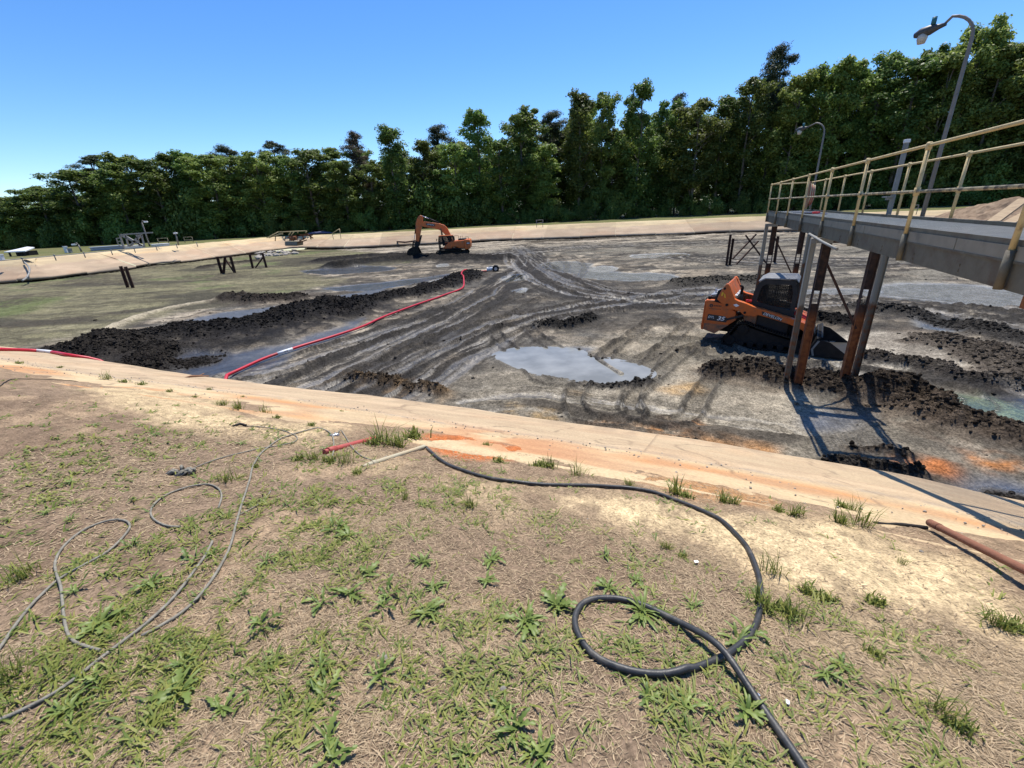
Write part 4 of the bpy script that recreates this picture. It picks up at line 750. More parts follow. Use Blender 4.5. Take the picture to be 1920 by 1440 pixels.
MB().box((-1.9, 1.4, .52), (1.9, 1.7, .5)).cyl((-1.75, 1.4, .7), (-1.75, 1.4, .98), .72, 24).build('undercarriage', 'black_steel', exc, .03)
MB().prism([(-3.32, .86), (.2, .86), (.25, 1.0), (-3.32, 1.0)], .15, 2.7).build('deck_frame', 'black_steel', exc, .02)
MB().prism([(-2.90, 1.0), (-2.55, 1.36), (-2.15, 1.66), (-1.85, 1.78), (-.35, 1.84), (-.35, .98), (-1.05, 1.0), (-1.2, 1.14), (-1.75, 1.14), (-1.9, 1.0)], .08, 1.0).prism([(-2.9, 1.0), (-2.9, 1.55), (-.35, 1.7), (-.35, 1.0)], 1.85, 2.7).build('side_housing', 'orange_paint', exc, .05, 3)
MB().box((-.9, 1.42, 1.42), (1.1, .86, .84)).build('engine_housing', 'orange_paint', exc, .05)
cw = MB().prism([(-.34, .84), (.20, .80), (.36, .95), (.40, 1.45), (.36, 1.84), (.2, 1.90), (-.34, 1.90)], .08, 2.72).build('counterweight', 'orange_paint', exc, .08, 3)
d_ = MB().box((.14, .066, 1.50), (.42, .014, .22)).build('decal', 'decal_dark', cw); MB().prism([(-.03, 1.46), (.29, 1.46), (.31, 1.54), (-.01, 1.54)], .054, .058).build('mark', 'decal_white', d_)
MB().box((-.62, 1.4, 1.92), (.9, 1.4, .14)).build('engine_cover', 'cab_grey', exc, .03)
hr = MB()
for a, b_ in (((-1.45, .3, 1.78), (-1.45, .3, 2.38)), ((-.95, .3, 1.8), (-.95, .3, 2.38)), ((-1.45, .3, 2.38), (-.95, .3, 2.38)), ((-.75, .35, 1.84), (-.75, .35, 2.3)), ((-.45, .35, 1.84), (-.45, .35, 2.3)), ((-.75, .35, 2.3), (-.45, .35, 2.3)), ((-.2, .3, 1.9), (-.2, .3, 2.2)), ((-.2, .3, 2.2), (.2, .3, 2.2)), ((.2, .3, 2.2), (.2, .3, 1.9))): hr.cyl(a, b_, .022, 6)
hr.build('handrail', 'black_steel', exc)
# cab
cabq = [(-3.34, .98), (-3.36, 1.9), (-3.26, 2.40), (-1.72, 2.44), (-1.52, 2.2), (-1.50, 1.80), (-2.0, 1.66), (-2.5, 1.30), (-2.85, .98)]; ins = [(-3.24, 1.06), (-3.26, 1.88), (-3.18, 2.30), (-1.80, 2.34), (-1.62, 2.16), (-1.62, 1.86), (-2.05, 1.76), (-2.56, 1.40), (-2.88, 1.06)]
for y0 in (.12, 1.12):
    n = len(cabq); v = []
    for y in (y0, y0 + .08): v += [(x, y, z) for x, z in cabq] + [(x, y, z) for x, z in ins]
    f = []
    for i in range(n):
        j = (i + 1) % n; f += [(i, n + i, n + j, j), (2 * n + i, 2 * n + j, 3 * n + j, 3 * n + i), (i, j, 2 * n + j, 2 * n + i), (n + i, 3 * n + i, 3 * n + j, n + j)]
    cs = MB().add(v, f).bar((-2.62, y0 + .04, 1.3), (-2.60, y0 + .04, 2.34), .10, .07).bar((-2.0, y0 + .04, 1.7), (-1.98, y0 + .04, 2.36), .12, .07).bar((-3.28, y0 + .04, 1.55), (-2.62, y0 + .04, 1.52), .06, .05).build('cab_side', 'black_steel', exc)
    for pr in ([(-3.25, 1.56), (-3.26, 1.88), (-3.18, 2.29), (-2.66, 2.30), (-2.66, 1.54)], [(-2.56, 1.45), (-2.56, 2.30), (-2.05, 2.31), (-2.05, 1.78)], [(-1.92, 1.84), (-1.92, 2.33), (-1.80, 2.33), (-1.63, 2.15), (-1.63, 1.88)]): MB().prism(pr, y0 + .035, y0 + .045).build('pane', 'cab_glass', cs)
MB().prism([(-3.30, 2.36), (-1.70, 2.42), (-1.62, 2.46), (-3.24, 2.47)], .10, 1.22).build('cab_roof', 'orange_paint', exc, .02); MB().prism([(-3.34, .98), (-3.37, 1.9), (-3.33, 1.9), (-3.30, .98)], .2, 1.12).build('cab_front', 'cab_glass', exc); MB().box((-2.3, .66, 1.5), (.5, .5, .16)).box((-2.1, .66, 1.85), (.14, .46, .6)).build('seat', 'rubber', exc, .03); MB().box((-3.52, .02, 2.02), (.05, .18, .26)).bar((-3.52, .05, 2.0), (-3.3, .15, 2.1), .02, .02).build('mirror', 'black_steel', exc)
# boom, arm, cylinders, bucket
by0, by1 = 1.22, 1.66
bo = MB().prism([(-1.72, 1.30), (-1.80, 1.75), (-2.02, 2.60), (-2.32, 3.25), (-2.66, 3.60), (-3.18, 3.78), (-5.02, 4.10), (-5.26, 3.98), (-5.22, 3.58), (-5.05, 3.50), (-3.42, 3.14), (-3.0, 2.95), (-2.62, 2.5), (-2.30, 1.80), (-2.12, 1.25)], by0, by1).build('boom', 'orange_paint', exc, .03)
d_ = MB().prism([(-4.72, 3.90), (-3.72, 3.72), (-3.76, 3.48), (-4.72, 3.66)], by0 - .012, by0 - .002).build('decal', 'decal_dark', bo); text('DEVELON', .17, 'decal_white', d_, -4.62, by0 - .016, 3.72, math.atan2(-.17, 1.0), .2, .004, 1.05)
MB().prism([(-5.36, 4.80), (-5.60, 4.62), (-5.78, 4.35), (-5.94, 3.96), (-6.02, 3.4), (-6.20, 1.92), (-6.02, 1.78), (-5.84, 1.80), (-5.50, 2.95), (-5.20, 3.78), (-5.06, 4.45), (-5.12, 4.72)], by0 + .04, by1 - .04).build('arm', 'orange_paint', exc, .03)
MB().prism([(-6.20, 1.98), (-5.84, 1.86), (-5.52, 2.6), (-5.40, 2.55), (-5.78, 1.55), (-6.06, 1.12), (-6.40, 1.15), (-6.36, 1.6)], by0 + .02, by1 - .02).build('arm_end', 'black_steel', exc, .02)
MB().cyl((-3.22, 1.44, 3.86), (-4.35, 1.44, 4.36), .085, 12).build('arm_cylinder', 'black_steel', exc); MB().cyl((-4.3, 1.44, 4.34), (-5.14, 1.44, 4.70), .05, 10).build('cylinder_rod', 'silver', exc)
MB().cyl((-5.90, 1.44, 3.95), (-6.22, 1.44, 2.75), .07, 10).build('bucket_cylinder', 'black_steel', exc); MB().cyl((-6.2, 1.44, 2.8), (-6.46, 1.44, 1.92), .04, 10).build('cylinder_rod', 'silver', exc)
for y in (1.05, 1.83): MB().cyl((-2.9, y, 1.25), (-3.0, y, 2.3), .08, 10).cyl((-3.0, y, 2.2), (-3.05, y, 3.25), .05, 10).build('boom_cylinder', 'black_steel', exc)
MB().bar((-6.05, 1.3, 1.5), (-6.52, 1.3, 1.9), .05, .10).bar((-6.52, 1.3, 1.9), (-6.66, 1.3, 1.25), .05, .10).bar((-6.05, 1.58, 1.5), (-6.52, 1.58, 1.9), .05, .10).bar((-6.52, 1.58, 1.9), (-6.66, 1.58, 1.25), .05, .10).build('linkage', 'black_steel', exc)
bk = MB()
bprof = [(-6.05, 1.25), (-6.65, 1.30), (-7.05, 1.10), (-7.34, .74), (-7.30, .42), (-6.95, .22), (-6.55, .18), (-5.75, .42), (-5.80, .60)]
for y in (.78, 2.06): bk.prism(bprof, y, y + .04)
for i in range(6):
    a, c_ = bprof[i + 1], bprof[i + 2] if i + 2 < len(bprof) else bprof[0]
    bk.prism([a, c_, (c_[0] * .985 - .09, c_[1] * .97 + .02), (a[0] * .985 - .09, a[1] * .97 + .02)], .8, 2.08)
for y in np.linspace(.9, 2.0, 5): bk.prism([(-5.85, .40), (-5.50, .50), (-5.85, .52)], y - .05, y + .05)
bk.build('bucket', 'muddy_track', exc)
# ------------------------------------------------------------------ old posts and trestles in the mud
def fz(p): return floor_z(p[0], p[1])
def hbeam(g, a, b_, w=.16):
    g.bar(a, b_, .012, w); ax = Vector(b_) - Vector(a); ax.normalize(); u = Vector((1, 0, 0)) if abs(ax.x) < .7 else Vector((0, 1, 0)); y = ax.cross(ax.cross(u).normalized()).normalized()
    for s in (-1, 1):
        o_ = ax.cross(Vector((0, 0, 1))).normalized() if abs(ax.z) < .9 else Vector((0, 1, 0)); g.bar(Vector(a) + o_ * (s * w / 2), Vector(b_) + o_ * (s * w / 2), w if abs(ax.z) > .5 else .012, .012 if abs(ax.z) > .5 else w)
    return g
for k, (bx, by, tx, ty) in enumerate(((240, 540, 226, 499), (250, 541, 235, 500))):
    p = P(bx, by, FLOOR); q = PY(tx, ty, p[1]); z0 = fz(p)
    hbeam(MB(), (0, 0, -.3), (q[0] - p[0], 0, q[2] - p[2]), .2).build('rusty_post', 'rust_dark', label=('left' if k == 0 else 'right') + ' one of two rusty steel posts standing together in the algae', cat='post', group='pair of rusty posts in the algae').location = p
def trestle(posts, braces, lab, w=.26):
    p0 = P(posts[0][0], posts[0][1], FLOOR); t = empty('trestle', p0, label=lab, cat='trestle'); Y = p0[1]; pts = []
    for bx, by, tx, ty in posts:
        a = PY(bx, by, Y) - p0; b_ = PY(tx, ty, Y) - p0; a[2] = -.3; hbeam(MB(), tuple(a), tuple(b_), w).build('post', 'rust_dark', t)
    for bx, by, tx, ty in braces:
        a = PY(bx, by, Y - .1) - p0; b_ = PY(tx, ty, Y - .1) - p0; MB().bar(tuple(a), tuple(b_), w * .5, w * .5).build('brace', 'rust_dark', t)
trestle([(416, 512, 407, 481), (417, 510, 422, 481), (441, 513, 432, 481)], [(420, 482, 440, 512), (406, 483, 434, 481)], 'rusty trestle of three posts and a brace standing in the algae')
trestle([(474, 503, 468, 476), (500, 502, 492, 475)], [(479, 502, 493, 483), (467, 478, 494, 475)], 'small rusty trestle of two posts and a diagonal brace, in the algae')
trestle([(1362, 497, 1370, 440), (1366, 511, 1375, 447), (1449, 511, 1459, 443)], [(1445, 505, 1398, 441), (1373, 486, 1418, 439), (1372, 505, 1422, 452)], 'rusty broken trestle with crossed braces behind the walkway end', .2)

# ------------------------------------------------------------------ red discharge hose across the mud
hp = []
for x, y in [(-260, 652), (-120, 653), (0, 656), (40, 657), (80, 659), (110, 663), (132, 667)]:
    q = G(x, y + 2); hp.append(q + np.array([0, 0, .056]))
e_ = hp[-1]; tgt = [(410, 708), (450, 690), (500, 668), (560, 648), (620, 630), (680, 610), (720, 592), (780, 570), (830, 553), (865, 540), (870, 528), (866, 520), (875, 513), (895, 509), (914, 507)]
fp = [P(x, y, FLOOR + .1)[:2] for x, y in tgt]
for px_, dd_, zz_ in ((172, .12, EDGE_Z - .12), (205, .30, FLOOR + .25), (260, .38, FLOOR + .1), (320, .45, FLOOR + .1), (370, .6, FLOOR + .1)):
    q = P(px_, np.interp(px_, [180, 400], [673, 707]), EDGE_Z)[:2]; k_ = int(np.argmin(np.hypot(*(_e - q).T))); q = _e[k_] - _n[k_] * dd_; hp.append(np.array([q[0], q[1], zz_]))
cp = resample(catmull(fp, 8), .35); cp = np.c_[cp, [max(floor_z(*c), FLOOR) for c in cp]]; kz = np.convolve(np.r_[[cp[0, 2]] * 3, cp[:, 2], [cp[-1, 2]] * 3], np.ones(7) / 7, 'valid'); cp[:, 2] = np.maximum(kz, cp[:, 2] - .03) + .056
hosepath = np.vstack([resample(catmull(np.array(hp), 8), .3), cp[1:]])
t = empty('discharge_hose', hosepath[0], label='long red discharge hose snaking from the near bank across the black mud', cat='hose'); o0 = hosepath[0]
MB().tube([tuple(p - o0) for p in hosepath], .056, 12).build('hose', 'red_hose', t)
def sleeve(px, py, n=2):
    i = int(np.argmin([np.hypot(*(np.array(proj_(p)) - (px, py))) for p in hosepath])); i = min(max(i, 1), len(hosepath) - 2)
    s = MB().tube([tuple(hosepath[j] - o0) for j in range(i - 1, i + 2)], .060, 12).build('coupling', 'white_paint', t)
    d = hosepath[i] - o0; tg_ = hosepath[i + 1] - hosepath[i - 1]; a = math.atan2(tg_[1], tg_[0]); 
    for k in range(4): MB().box(d + np.array([.05 * (k - 1.5) * math.cos(a), .05 * (k - 1.5) * math.sin(a) - .0, .0]), (.028, .124, .02 + .04 * (k % 2)), a).build('print', 'decal_dark', s)
def proj_(p):
    v = np.array(p) - CAM; return 960 + FPX * (v @ _R) / (v @ _F), 720 - FPX * (v @ _U) / (v @ _F)
sleeve(80, 659); sleeve(535, 654)
pe = hosepath[-1]; t = empty('pump', (pe[0] + .55, pe[1], floor_z(pe[0] + .5, pe[1])), label='small white and black pump at the far end of the red hose', cat='pump')
MB().cyl((-.6, 0, .2), (.15, 0, .24), .17, 14).build('casing', 'white_paint', t, .02); MB().cyl((.2, -.3, .24), (.2, .22, .24), .30, 16).build('wheel', 'rubber', t, .03); MB().cyl((.2, -.33, .24), (.2, -.28, .24), .14, 12).build('hub', 'silver', t); MB().box((.0, .1, .42), (.9, .3, .06)).build('frame', 'galvanised', t)

# ------------------------------------------------------------------ far left bank: frame, lamps, roof, tank rim
LZ = FCREST_Z + .1
def onland(x, y, z=LZ): return P(x, y, z)
b0 = onland(262, 466); sc = np.linalg.norm(b0[:2]) / FPX * 1.0
def rel(x, y, base, Y=None): return tuple(PY(x, y, Y or base[1]) - base)
t = empty('steel_frame', b0, label='grey steel trestle frame with a platform rail on the far left bank', cat='frame')
fr_l = lambda *pp: [rel(x, y, b0) for x, y in pp]
for a, c_ in (((224, 439), (233, 465)), ((224, 440), (286, 436)), ((265, 438), (271, 463)), ((226, 441), (270, 462)), ((233, 441), (268, 461)), ((246, 461), (266, 441)), ((256, 440), (262, 462)), ((236, 442), (241, 462)), ((262, 440), (243, 462))): MB().bar(rel(*a, b0), rel(*c_, b0), .16, .16).build('member', 'galvanised', t)
for a, c_ in (((218, 447), (222, 459)), ((218, 447), (226, 446)), ((220, 453), (229, 452)), ((222, 459), (232, 463)), ((226, 446), (229, 460))): MB().bar(rel(*a, b0), rel(*c_, b0), .10, .10).build('ladder_rail', 'galvanised', t)
def polelamp(bx, by, tx, ty, hook, lab, Yb=None):
    b_ = onland(bx, by); t = empty('lamp_post', b_, label=lab, cat='lamp post', group='lamp posts on the far banks'); tp = rel(tx, ty, b_); MB().tube([(0, 0, 0), tp], [.11, .08], 8).build('pole', 'lamp_pole', t)
    w = hook; MB().tube([tp, (tp[0] + w * .3, tp[1], tp[2] + .25), (tp[0] + w, tp[1], tp[2] + .12)], .06, 6).build('arm', 'lamp_pole', t); MB().box((tp[0] + w * 1.2, tp[1], tp[2] + .05), (.5, .3, .2)).build('lamp_head', 'white_paint', t, .05)
polelamp(281, 462, 266, 417, .5, 'tall lamp post leaning beside the grey steel frame'); polelamp(153, 472, 147, 459, -.5, 'short lamp post near the white roof'); polelamp(575, 438, 570, 415, -.4, 'lamp post behind the old rusty platform')
polelamp(335, 460, 329, 438, .01, 'thin pole right of the grey steel frame'); 
b0 = onland(25, 481); t = empty('white_canopy', b0, label='low white-roofed shelter at the far left edge of the woods', cat='shelter'); g = MB(); a, c_ = np.array(rel(8, 474, b0)), np.array(rel(48, 472, b0)); 
MB().add([a, c_, c_ + [-1.2, 2.5, .30], a + [.6, 2.5, .42], a + [0, 0, .12], c_ + [0, 0, .12], c_ + [-1.2, 2.5, .42], a + [.6, 2.5, .54]], [(0, 1, 2, 3), (7, 6, 5, 4), (0, 4, 5, 1), (1, 5, 6, 2), (2, 6, 7, 3), (3, 7, 4, 0)]).build('roof', 'white_paint', t)
MB().box(tuple((a + c_) / 2 + [0, 1.4, -.45]), (float(np.linalg.norm(c_ - a)) * .6, 1.2, 1.0), math.atan2((c_ - a)[1], (c_ - a)[0])).build('shade_box', 'black_steel', t)  # dark box added to stand in for the shade under the roof
for q in (a + [.3, .3, 0], c_ + [-.5, .3, 0], (a + c_) / 2 + [0, .3, 0]): MB().bar((q[0], q[1], -.4), tuple(q), .15, .15).build('post', 'black_steel', t)
def slab_on(px0, px1, py, h, mat, name, lab, cat, dep=2.0):
    a, c_ = onland(px0, py + h * 0), onland(px1, py - (px1 - px0) * .07); Y = (a[1] + c_[1]) / 2; c0 = (a + c_) / 2; ln = np.hypot(*(c_ - a)[:2]); o = MB().box((0, 0, h / 2), (ln, dep, h)).box((0, 0, h + .03), (ln + .2, dep + .2, .06)).build(name, mat, label=lab, cat=cat); o.location = c0; o.rotation_euler[2] = math.atan2(c_[1] - a[1], c_[0] - a[0])
slab_on(172, 230, 470, .4, 'pale_blue', 'tank_wall', 'pale blue low tank wall left of the grey steel frame', 'tank'); slab_on(232, 268, 466, .3, 'white_paint', 'pipe_cover', 'white low cover under the grey steel frame', 'cover', 1.2); slab_on(286, 316, 462, .25, 'white_paint', 'tank_rim', 'white low tank rim right of the grey steel frame', 'tank', 1.5)
for k, (x, y, h) in enumerate(((126, 474, .8), (133, 474, .55), (5, 488, .6))): MB().box((0, 0, h / 2), (.32, .3, h)).box((0, 0, h), (.4, .36, .08)).build('utility_box', 'white_paint' if k != 1 else 'galvanised', label=('white box standing on the far left bank by the woods', 'grey box beside the white box on the far left bank', 'white box at the left edge of the far bank')[k], cat='box').location = onland(x, y)
for k, (x, y, w_, h_) in enumerate(((308, 459, 1.6, 1.0), (355, 455, 1.4, .9))):
    b_ = onland(x, y); t = empty('pipe_barrier', b_, label=('grey guard frame right of the white tank rim', 'dark guard frame near the thin pole on the left bank')[k], cat='guard rail')
    for s in (-1, 1): MB().cyl((s * w_ / 2, 0, 0), (s * w_ / 2, 0, h_), .05, 6).build('post', 'rail_stained', t)
    for z in (.5, 1.0): MB().cyl((-w_ / 2, 0, h_ * z), (w_ / 2, 0, h_ * z), .05, 6).build('rail', 'rail_stained', t)
# small posts with a pipe along the left crest
prev = None
for k, (x, y) in enumerate(((44, 491), (104, 485), (159, 480), (210, 475), (253, 471), (294, 467), (332, 463), (370, 460))):
    b_ = P(x, y, FCREST_Z); MB().cyl((0, 0, -.2), (0, 0, .40), .05, 8).cyl((0, 0, .3), (0, 0, .45), .075, 8).build('pipe_stub', 'galvanised', label=('first', 'second', 'third', 'fourth', 'fifth', 'sixth', 'seventh', 'eighth')[k] + ' short grey pipe stub from the left along the far left crest', cat='pipe', group='pipe stubs along the far left crest').location = b_
pts = [P(x, y, FCREST_Z) + np.array([0, 0, .3]) for x, y in ((-60, 500), (44, 491), (104, 485), (159, 480), (210, 475), (253, 471), (294, 467), (332, 463))]; o0 = pts[0]
o = MB().tube([tuple(p - o0) for p in pts], .045, 6).build('pipe_run', 'galvanised', label='thin grey pipe running along the crest of the far left bank', cat='pipe'); o.location = o0
pts = [PY(x, y, Yq) for x, y, Yq in ((45, 491, 52.0), (54, 500, 50.5), (55, 510, 49), (50, 520, 47.5), (42, 526, 46))]; pts = [np.array([p[0], p[1], max(p[2], float(land_z(p[0], p[1])) + .08)]) for p in pts]; o0 = pts[0]; MB().tube([tuple(p - o0) for p in catmull(np.array(pts), 5)], .08, 8).build('drain_hose', 'galvanised', label='pale hose hanging down the far left bank', cat='hose').location = o0
# ------------------------------------------------------------------ old platform at the far left corner
b0 = P(545, 462, FEDGE_Z + .5); t = empty('old_platform', b0, label='old platform with bent railings and rusty winch at the far corner', cat='platform')
MB().add([rel(534, 453, b0), rel(557, 453, b0), rel(557, 461, b0), rel(535, 461, b0)] + [tuple(np.array(rel(x, y, b0)) + [0, 2.5, 0]) for x, y in ((534, 453), (557, 453), (557, 461), (535, 461))], [(3, 2, 1, 0), (4, 5, 6, 7), (0, 1, 5, 4), (1, 2, 6, 5), (2, 3, 7, 6), (3, 0, 4, 7)]).build('block', 'galvanised_dark', t)
for k in range(3): MB().bar(np.array(rel(534, 454.5 + 2.2 * k, b0)) + [0, -.06, 0], np.array(rel(557, 454.5 + 2.2 * k, b0)) + [0, -.06, 0], .05, .09).build('ledge', 'galvanised', t)
for a, c_ in (((500, 446), (522, 435)), ((522, 435), (573, 433)), ((512, 443), (527, 437)), ((541, 441), (546, 434)), ((546, 441), (552, 434)), ((558, 437), (559, 433)), ((573, 437), (575, 433)), ((530, 440), (529, 436)), ((504, 446), (530, 438))): MB().cyl(rel(*a, b0), rel(*c_, b0), .08, 6).build('railing', 'rail_yellow', t)
for a, c_ in (((540, 444), (575, 439)), ((552, 443), (585, 441)), ((575, 439), (586, 447)), ((566, 441), (568, 450)), ((580, 441), (582, 449)), ((548, 446), (562, 440)), ((536, 446), (558, 445)), ((560, 452), (572, 446)), ((556, 456), (574, 450))): MB().bar(np.array(rel(*a, b0)) + [0, .3, 0], np.array(rel(*c_, b0)) + [0, .3, 0], .16, .16).build('winch_beam', 'rust', t)
for x in (534, 543, 550, 516): MB().cyl(rel(x, 452, b0), rel(x + .5, 444, b0), .07, 6).build('post', 'rust_dark', t)
MB().cyl(rel(545, 448, b0), rel(556, 446, b0), .35, 10).build('drum', 'rust', t)
o = MB().tube([(-3, 0, .1), (-1.5, .2, .5), (.5, .1, .65), (2.2, .3, .35), (3, .2, .1)], [.2, .6, .7, .5, .2], 8).build('tarp_heap', 'tarp_blue', label='dark blue tarp heap lying in the shade behind the old platform', cat='tarp'); o.location = P(598, 439, LZ); o.scale = (.9, 1, .4)
for k, (x, y, lab) in enumerate(((632, 446, 'bent pipe guard rail on the bank left of the excavator'), (1012, 424, 'small dark guard rail on the far bank right of the excavator'), (1712, 400, 'small guard rail on the far bank seen through the walkway railing'))):
    b_ = P(x, y, FCREST_Z); t = empty('guard_rail', b_, .2, label=lab, cat='guard rail'); m_ = 'rail_yellow' if k == 0 else 'lamp_pole'
    for s in (-1, 1): MB().cyl((s * .55, 0, -.2), (s * .6, 0, 1.0 + .3 * s * (k == 0)), .045, 6).build('post', m_, t)
    MB().cyl((-.6, 0, 1.0 - .3 * (k == 0)), (.6, 0, 1.0 + .3 * (k == 0)), .05, 6).build('rail', m_, t); MB().cyl((-.6, 0, .5), (.6, 0, .6), .045, 6).build('rail', m_, t)
# broken stones at the foot of the corner
rs = np.random.RandomState(11)
def rock_mesh(seed):
    r = np.random.RandomState(seed); bm = bmesh.new(); bmesh.ops.create_icosphere(bm, subdivisions=1, radius=1); 
    for v in bm.verts: v.co *= .7 + .5 * r.rand(); v.co.z *= .65
    me = bpy.data.meshes.new('stone'); bm.to_mesh(me); bm.free(); me.materials.append(MATS['rock']); return me
RM = [rock_mesh(k) for k in range(4)]
for k in range(46):
    x = 480 + rs.rand() * 75; y = 464 + (555 - x) * .12 + rs.rand() * 9; p = P(x, y, -3.0); o = link('stone', RM[k % 4], None, label='pale broken stone in the rubble below the old platform', cat='stone', group='rubble stones at the far corner'); o.location = (p[0], p[1], floor_z(p[0], p[1]) + .12); s = .22 + .3 * rs.rand(); o.scale = (s * 1.3, s, s); o.rotation_euler[2] = rs.rand() * 6
# sagging liner sheet on the far bank behind the excavator
p = [P(x, y, FEDGE_Z + .45) for x, y in ((735, 447), (745, 452), (760, 453), (775, 451), (800, 447), (820, 445))]; g = MB(); v = []
for q in p: v += [(q[0], q[1] - .3, q[2]), (q[0], q[1] - .35, q[2] - .22), (q[0], q[1] + .2, q[2] - .22), (q[0], q[1] + .2, q[2] + .02)]
g.add(v, [(i * 4 + k, i * 4 + (k + 1) % 4, i * 4 + 4 + (k + 1) % 4, i * 4 + 4 + k) for i in range(len(p) - 1) for k in range(4)]).build('liner_edge', 'rust_dark', label='dark sagging liner edge on the far bank behind the excavator', cat='liner')
# ------------------------------------------------------------------ heap of brown earth on the right bank
X_, Y_ = np.meshgrid(np.linspace(40, 74, 120), np.linspace(32, 72, 130)); d_ = D(X_, Y_); zz = land_z(X_, Y_, d_); w_ = ss(42, 50, X_) * ss(69, 60, Y_) * ss(36, 41, Y_) * ss(74, 66, X_)
zz = zz - .3 + w_ * (1.0 + 2.2 * (fbm(X_, Y_, .16, 4, 2) - .35) + .9 * (fbm(X_, Y_, .7, 4, 4) - .5)); zz = np.where(d_ > .2, np.minimum(zz, FLOOR - .5 + w_ * .8 * ss(3, 0, d_)), zz)
idx = np.arange(X_.size).reshape(X_.shape); F4 = np.stack([idx[:-1, :-1], idx[:-1, 1:], idx[1:, 1:], idx[1:, :-1]], -1).reshape(-1, 4); link('earth_heap', npmesh('earth_heap', np.stack([X_, Y_, zz], -1).reshape(-1, 3), F4, True), 'earth_brown', kind='structure')
for k, (x0, y0, x1, y1) in enumerate(((1862, 416, 1920, 374), (1888, 420, 1950, 388), (1905, 428, 1960, 402))):
    a = PY(x0, y0, 44 - k); c_ = PY(x1, y1, 50 - k); o = MB().bar((0, 0, 0), tuple(c_ - a), .9, .2).build('broken_slab', 'slab_brown', label=('upper', 'middle', 'lowest')[k] + ' of the broken concrete slabs leaning on the brown earth at right', cat='slab', group='broken slabs on the right bank'); o.location = a
# ------------------------------------------------------------------ things lying on the near bank
def onpath(px, r, lift=None, step=.04, n=8):
    q = catmull(np.array([G(x, y)[:2] for x, y in px]), 10); q = resample(q, step); z = ground_z(q[:, 0], q[:, 1]); k = np.ones(5) / 5
    z = np.convolve(np.r_[[z[0]] * 2, z, [z[-1]] * 2], k, 'valid'); return np.c_[q, z + r * .75 + .006]
def lay(name, px, r, mat, lab, cat, group=None, over=None, n=8, rings=None):
    p = onpath(px, r)
    if over is not None:
        for ox, oy, hgt, wid in over:
            c = G(ox, oy)[:2]; dd = np.hypot(p[:, 0] - c[0], p[:, 1] - c[1]); half = np.arange(len(p)) > len(p) * .7; p[:, 2] += np.where(half, hgt * np.exp(-(dd / wid) ** 2), 0)
    o0 = p[0].copy(); o = MB().tube([tuple(q - o0) for q in p], r, n).build(name, mat, label=lab, cat=cat, group=group); o.location = o0; return o, p
lay('garden_hose', [(800, 842), (822, 862), (850, 880), (900, 896), (960, 908), (1020, 913), (1090, 913), (1165, 916), (1215, 925), (1260, 940), (1310, 960), (1355, 985), (1390, 1020), (1415, 1065), (1425, 1110), (1421, 1160), (1400, 1203), (1350, 1242), (1290, 1266), (1230, 1273), (1170, 1264), (1115, 1238), (1085, 1200), (1078, 1165), (1093, 1140), (1125, 1130), (1165, 1131), (1205, 1143), (1245, 1163), (1295, 1195), (1345, 1237), (1395, 1295), (1440, 1355), (1485, 1420), (1530, 1490), (1570, 1560)], .0145, 'black_hose', 'thick black water hose looped once on the dry grass', 'hose', over=[(1345, 1240, .05, .16)], n=14)
CB = 'cables lying on the grass'
lay('grey_cable', [(-40, 1300), (0, 1240), (30, 1190), (62, 1148), (90, 1120), (118, 1096), (160, 1072), (200, 1047), (232, 1018), (247, 997), (240, 984), (215, 981), (178, 990), (145, 1008), (118, 1035), (107, 1062), (111, 1085), (120, 1108), (123, 1135), (126, 1170), (134, 1200), (150, 1219), (180, 1231), (197, 1236)], .0066, 'grey_cable', 'grey cable making a narrow loop at the left edge of the grass', 'cable', CB, over=[(118, 1100, .015, .06)])
lay('grey_cable', [(0, 1365), (60, 1340), (130, 1303), (195, 1252), (240, 1215), (285, 1178), (325, 1138), (360, 1092), (385, 1055), (401, 1022)], .0072, 'grey_cable', 'grey cable curving up from the lower left, left of the longest one', 'cable', CB)
lay('grey_cable', [(272, 1206), (300, 1191), (345, 1160), (385, 1118), (412, 1078), (432, 1035), (447, 990), (458, 950), (470, 905), (478, 873), (495, 850), (525, 828), (560, 813), (595, 807), (616, 813), (625, 824), (627, 845), (624, 862)], .0072, 'grey_cable', 'longest grey cable, running up to the ends of the conduits', 'cable', CB)
lay('grey_cable', [(360, 882), (400, 868), (440, 855), (485, 845), (530, 838), (553, 832), (558, 823), (545, 814), (515, 806), (480, 801), (455, 798)], .0054, 'grey_cable', 'thin grey cable bent back towards its dark plug', 'cable', CB)
lay('grey_cable', [(342, 998), (315, 995), (293, 983), (286, 967), (296, 947), (322, 928), (355, 916), (392, 913), (412, 922), (418, 938), (412, 960)], .0062, 'grey_cable', 'short grey cable forming an open hook in the grass', 'cable', CB)
lay('grey_cable', [(445, 978), (475, 963), (498, 946), (510, 930)], .0036, 'grey_cable', 'short thin cable end beside the longest grey cable', 'cable', CB)
lay('grey_cable', [(630, 820), (640, 813), (648, 822), (660, 842), (680, 860), (705, 867), (726, 860)], .0054, 'grey_cable', 'short dark-ended cable between the red and tan conduits', 'cable', CB)
lay('thin_wire', [(-20, 745), (20, 716), (60, 714), (150, 716), (260, 714), (340, 714), (366, 709)], .006, 'black_steel', 'thin dark wire stretched over the bank at upper left', 'wire')
lay('thin_wire', [(1640, 979), (1680, 982), (1712, 988), (1738, 993)], .016, 'rubber', 'thick dark cable coming out of the rusty pipe', 'cable')
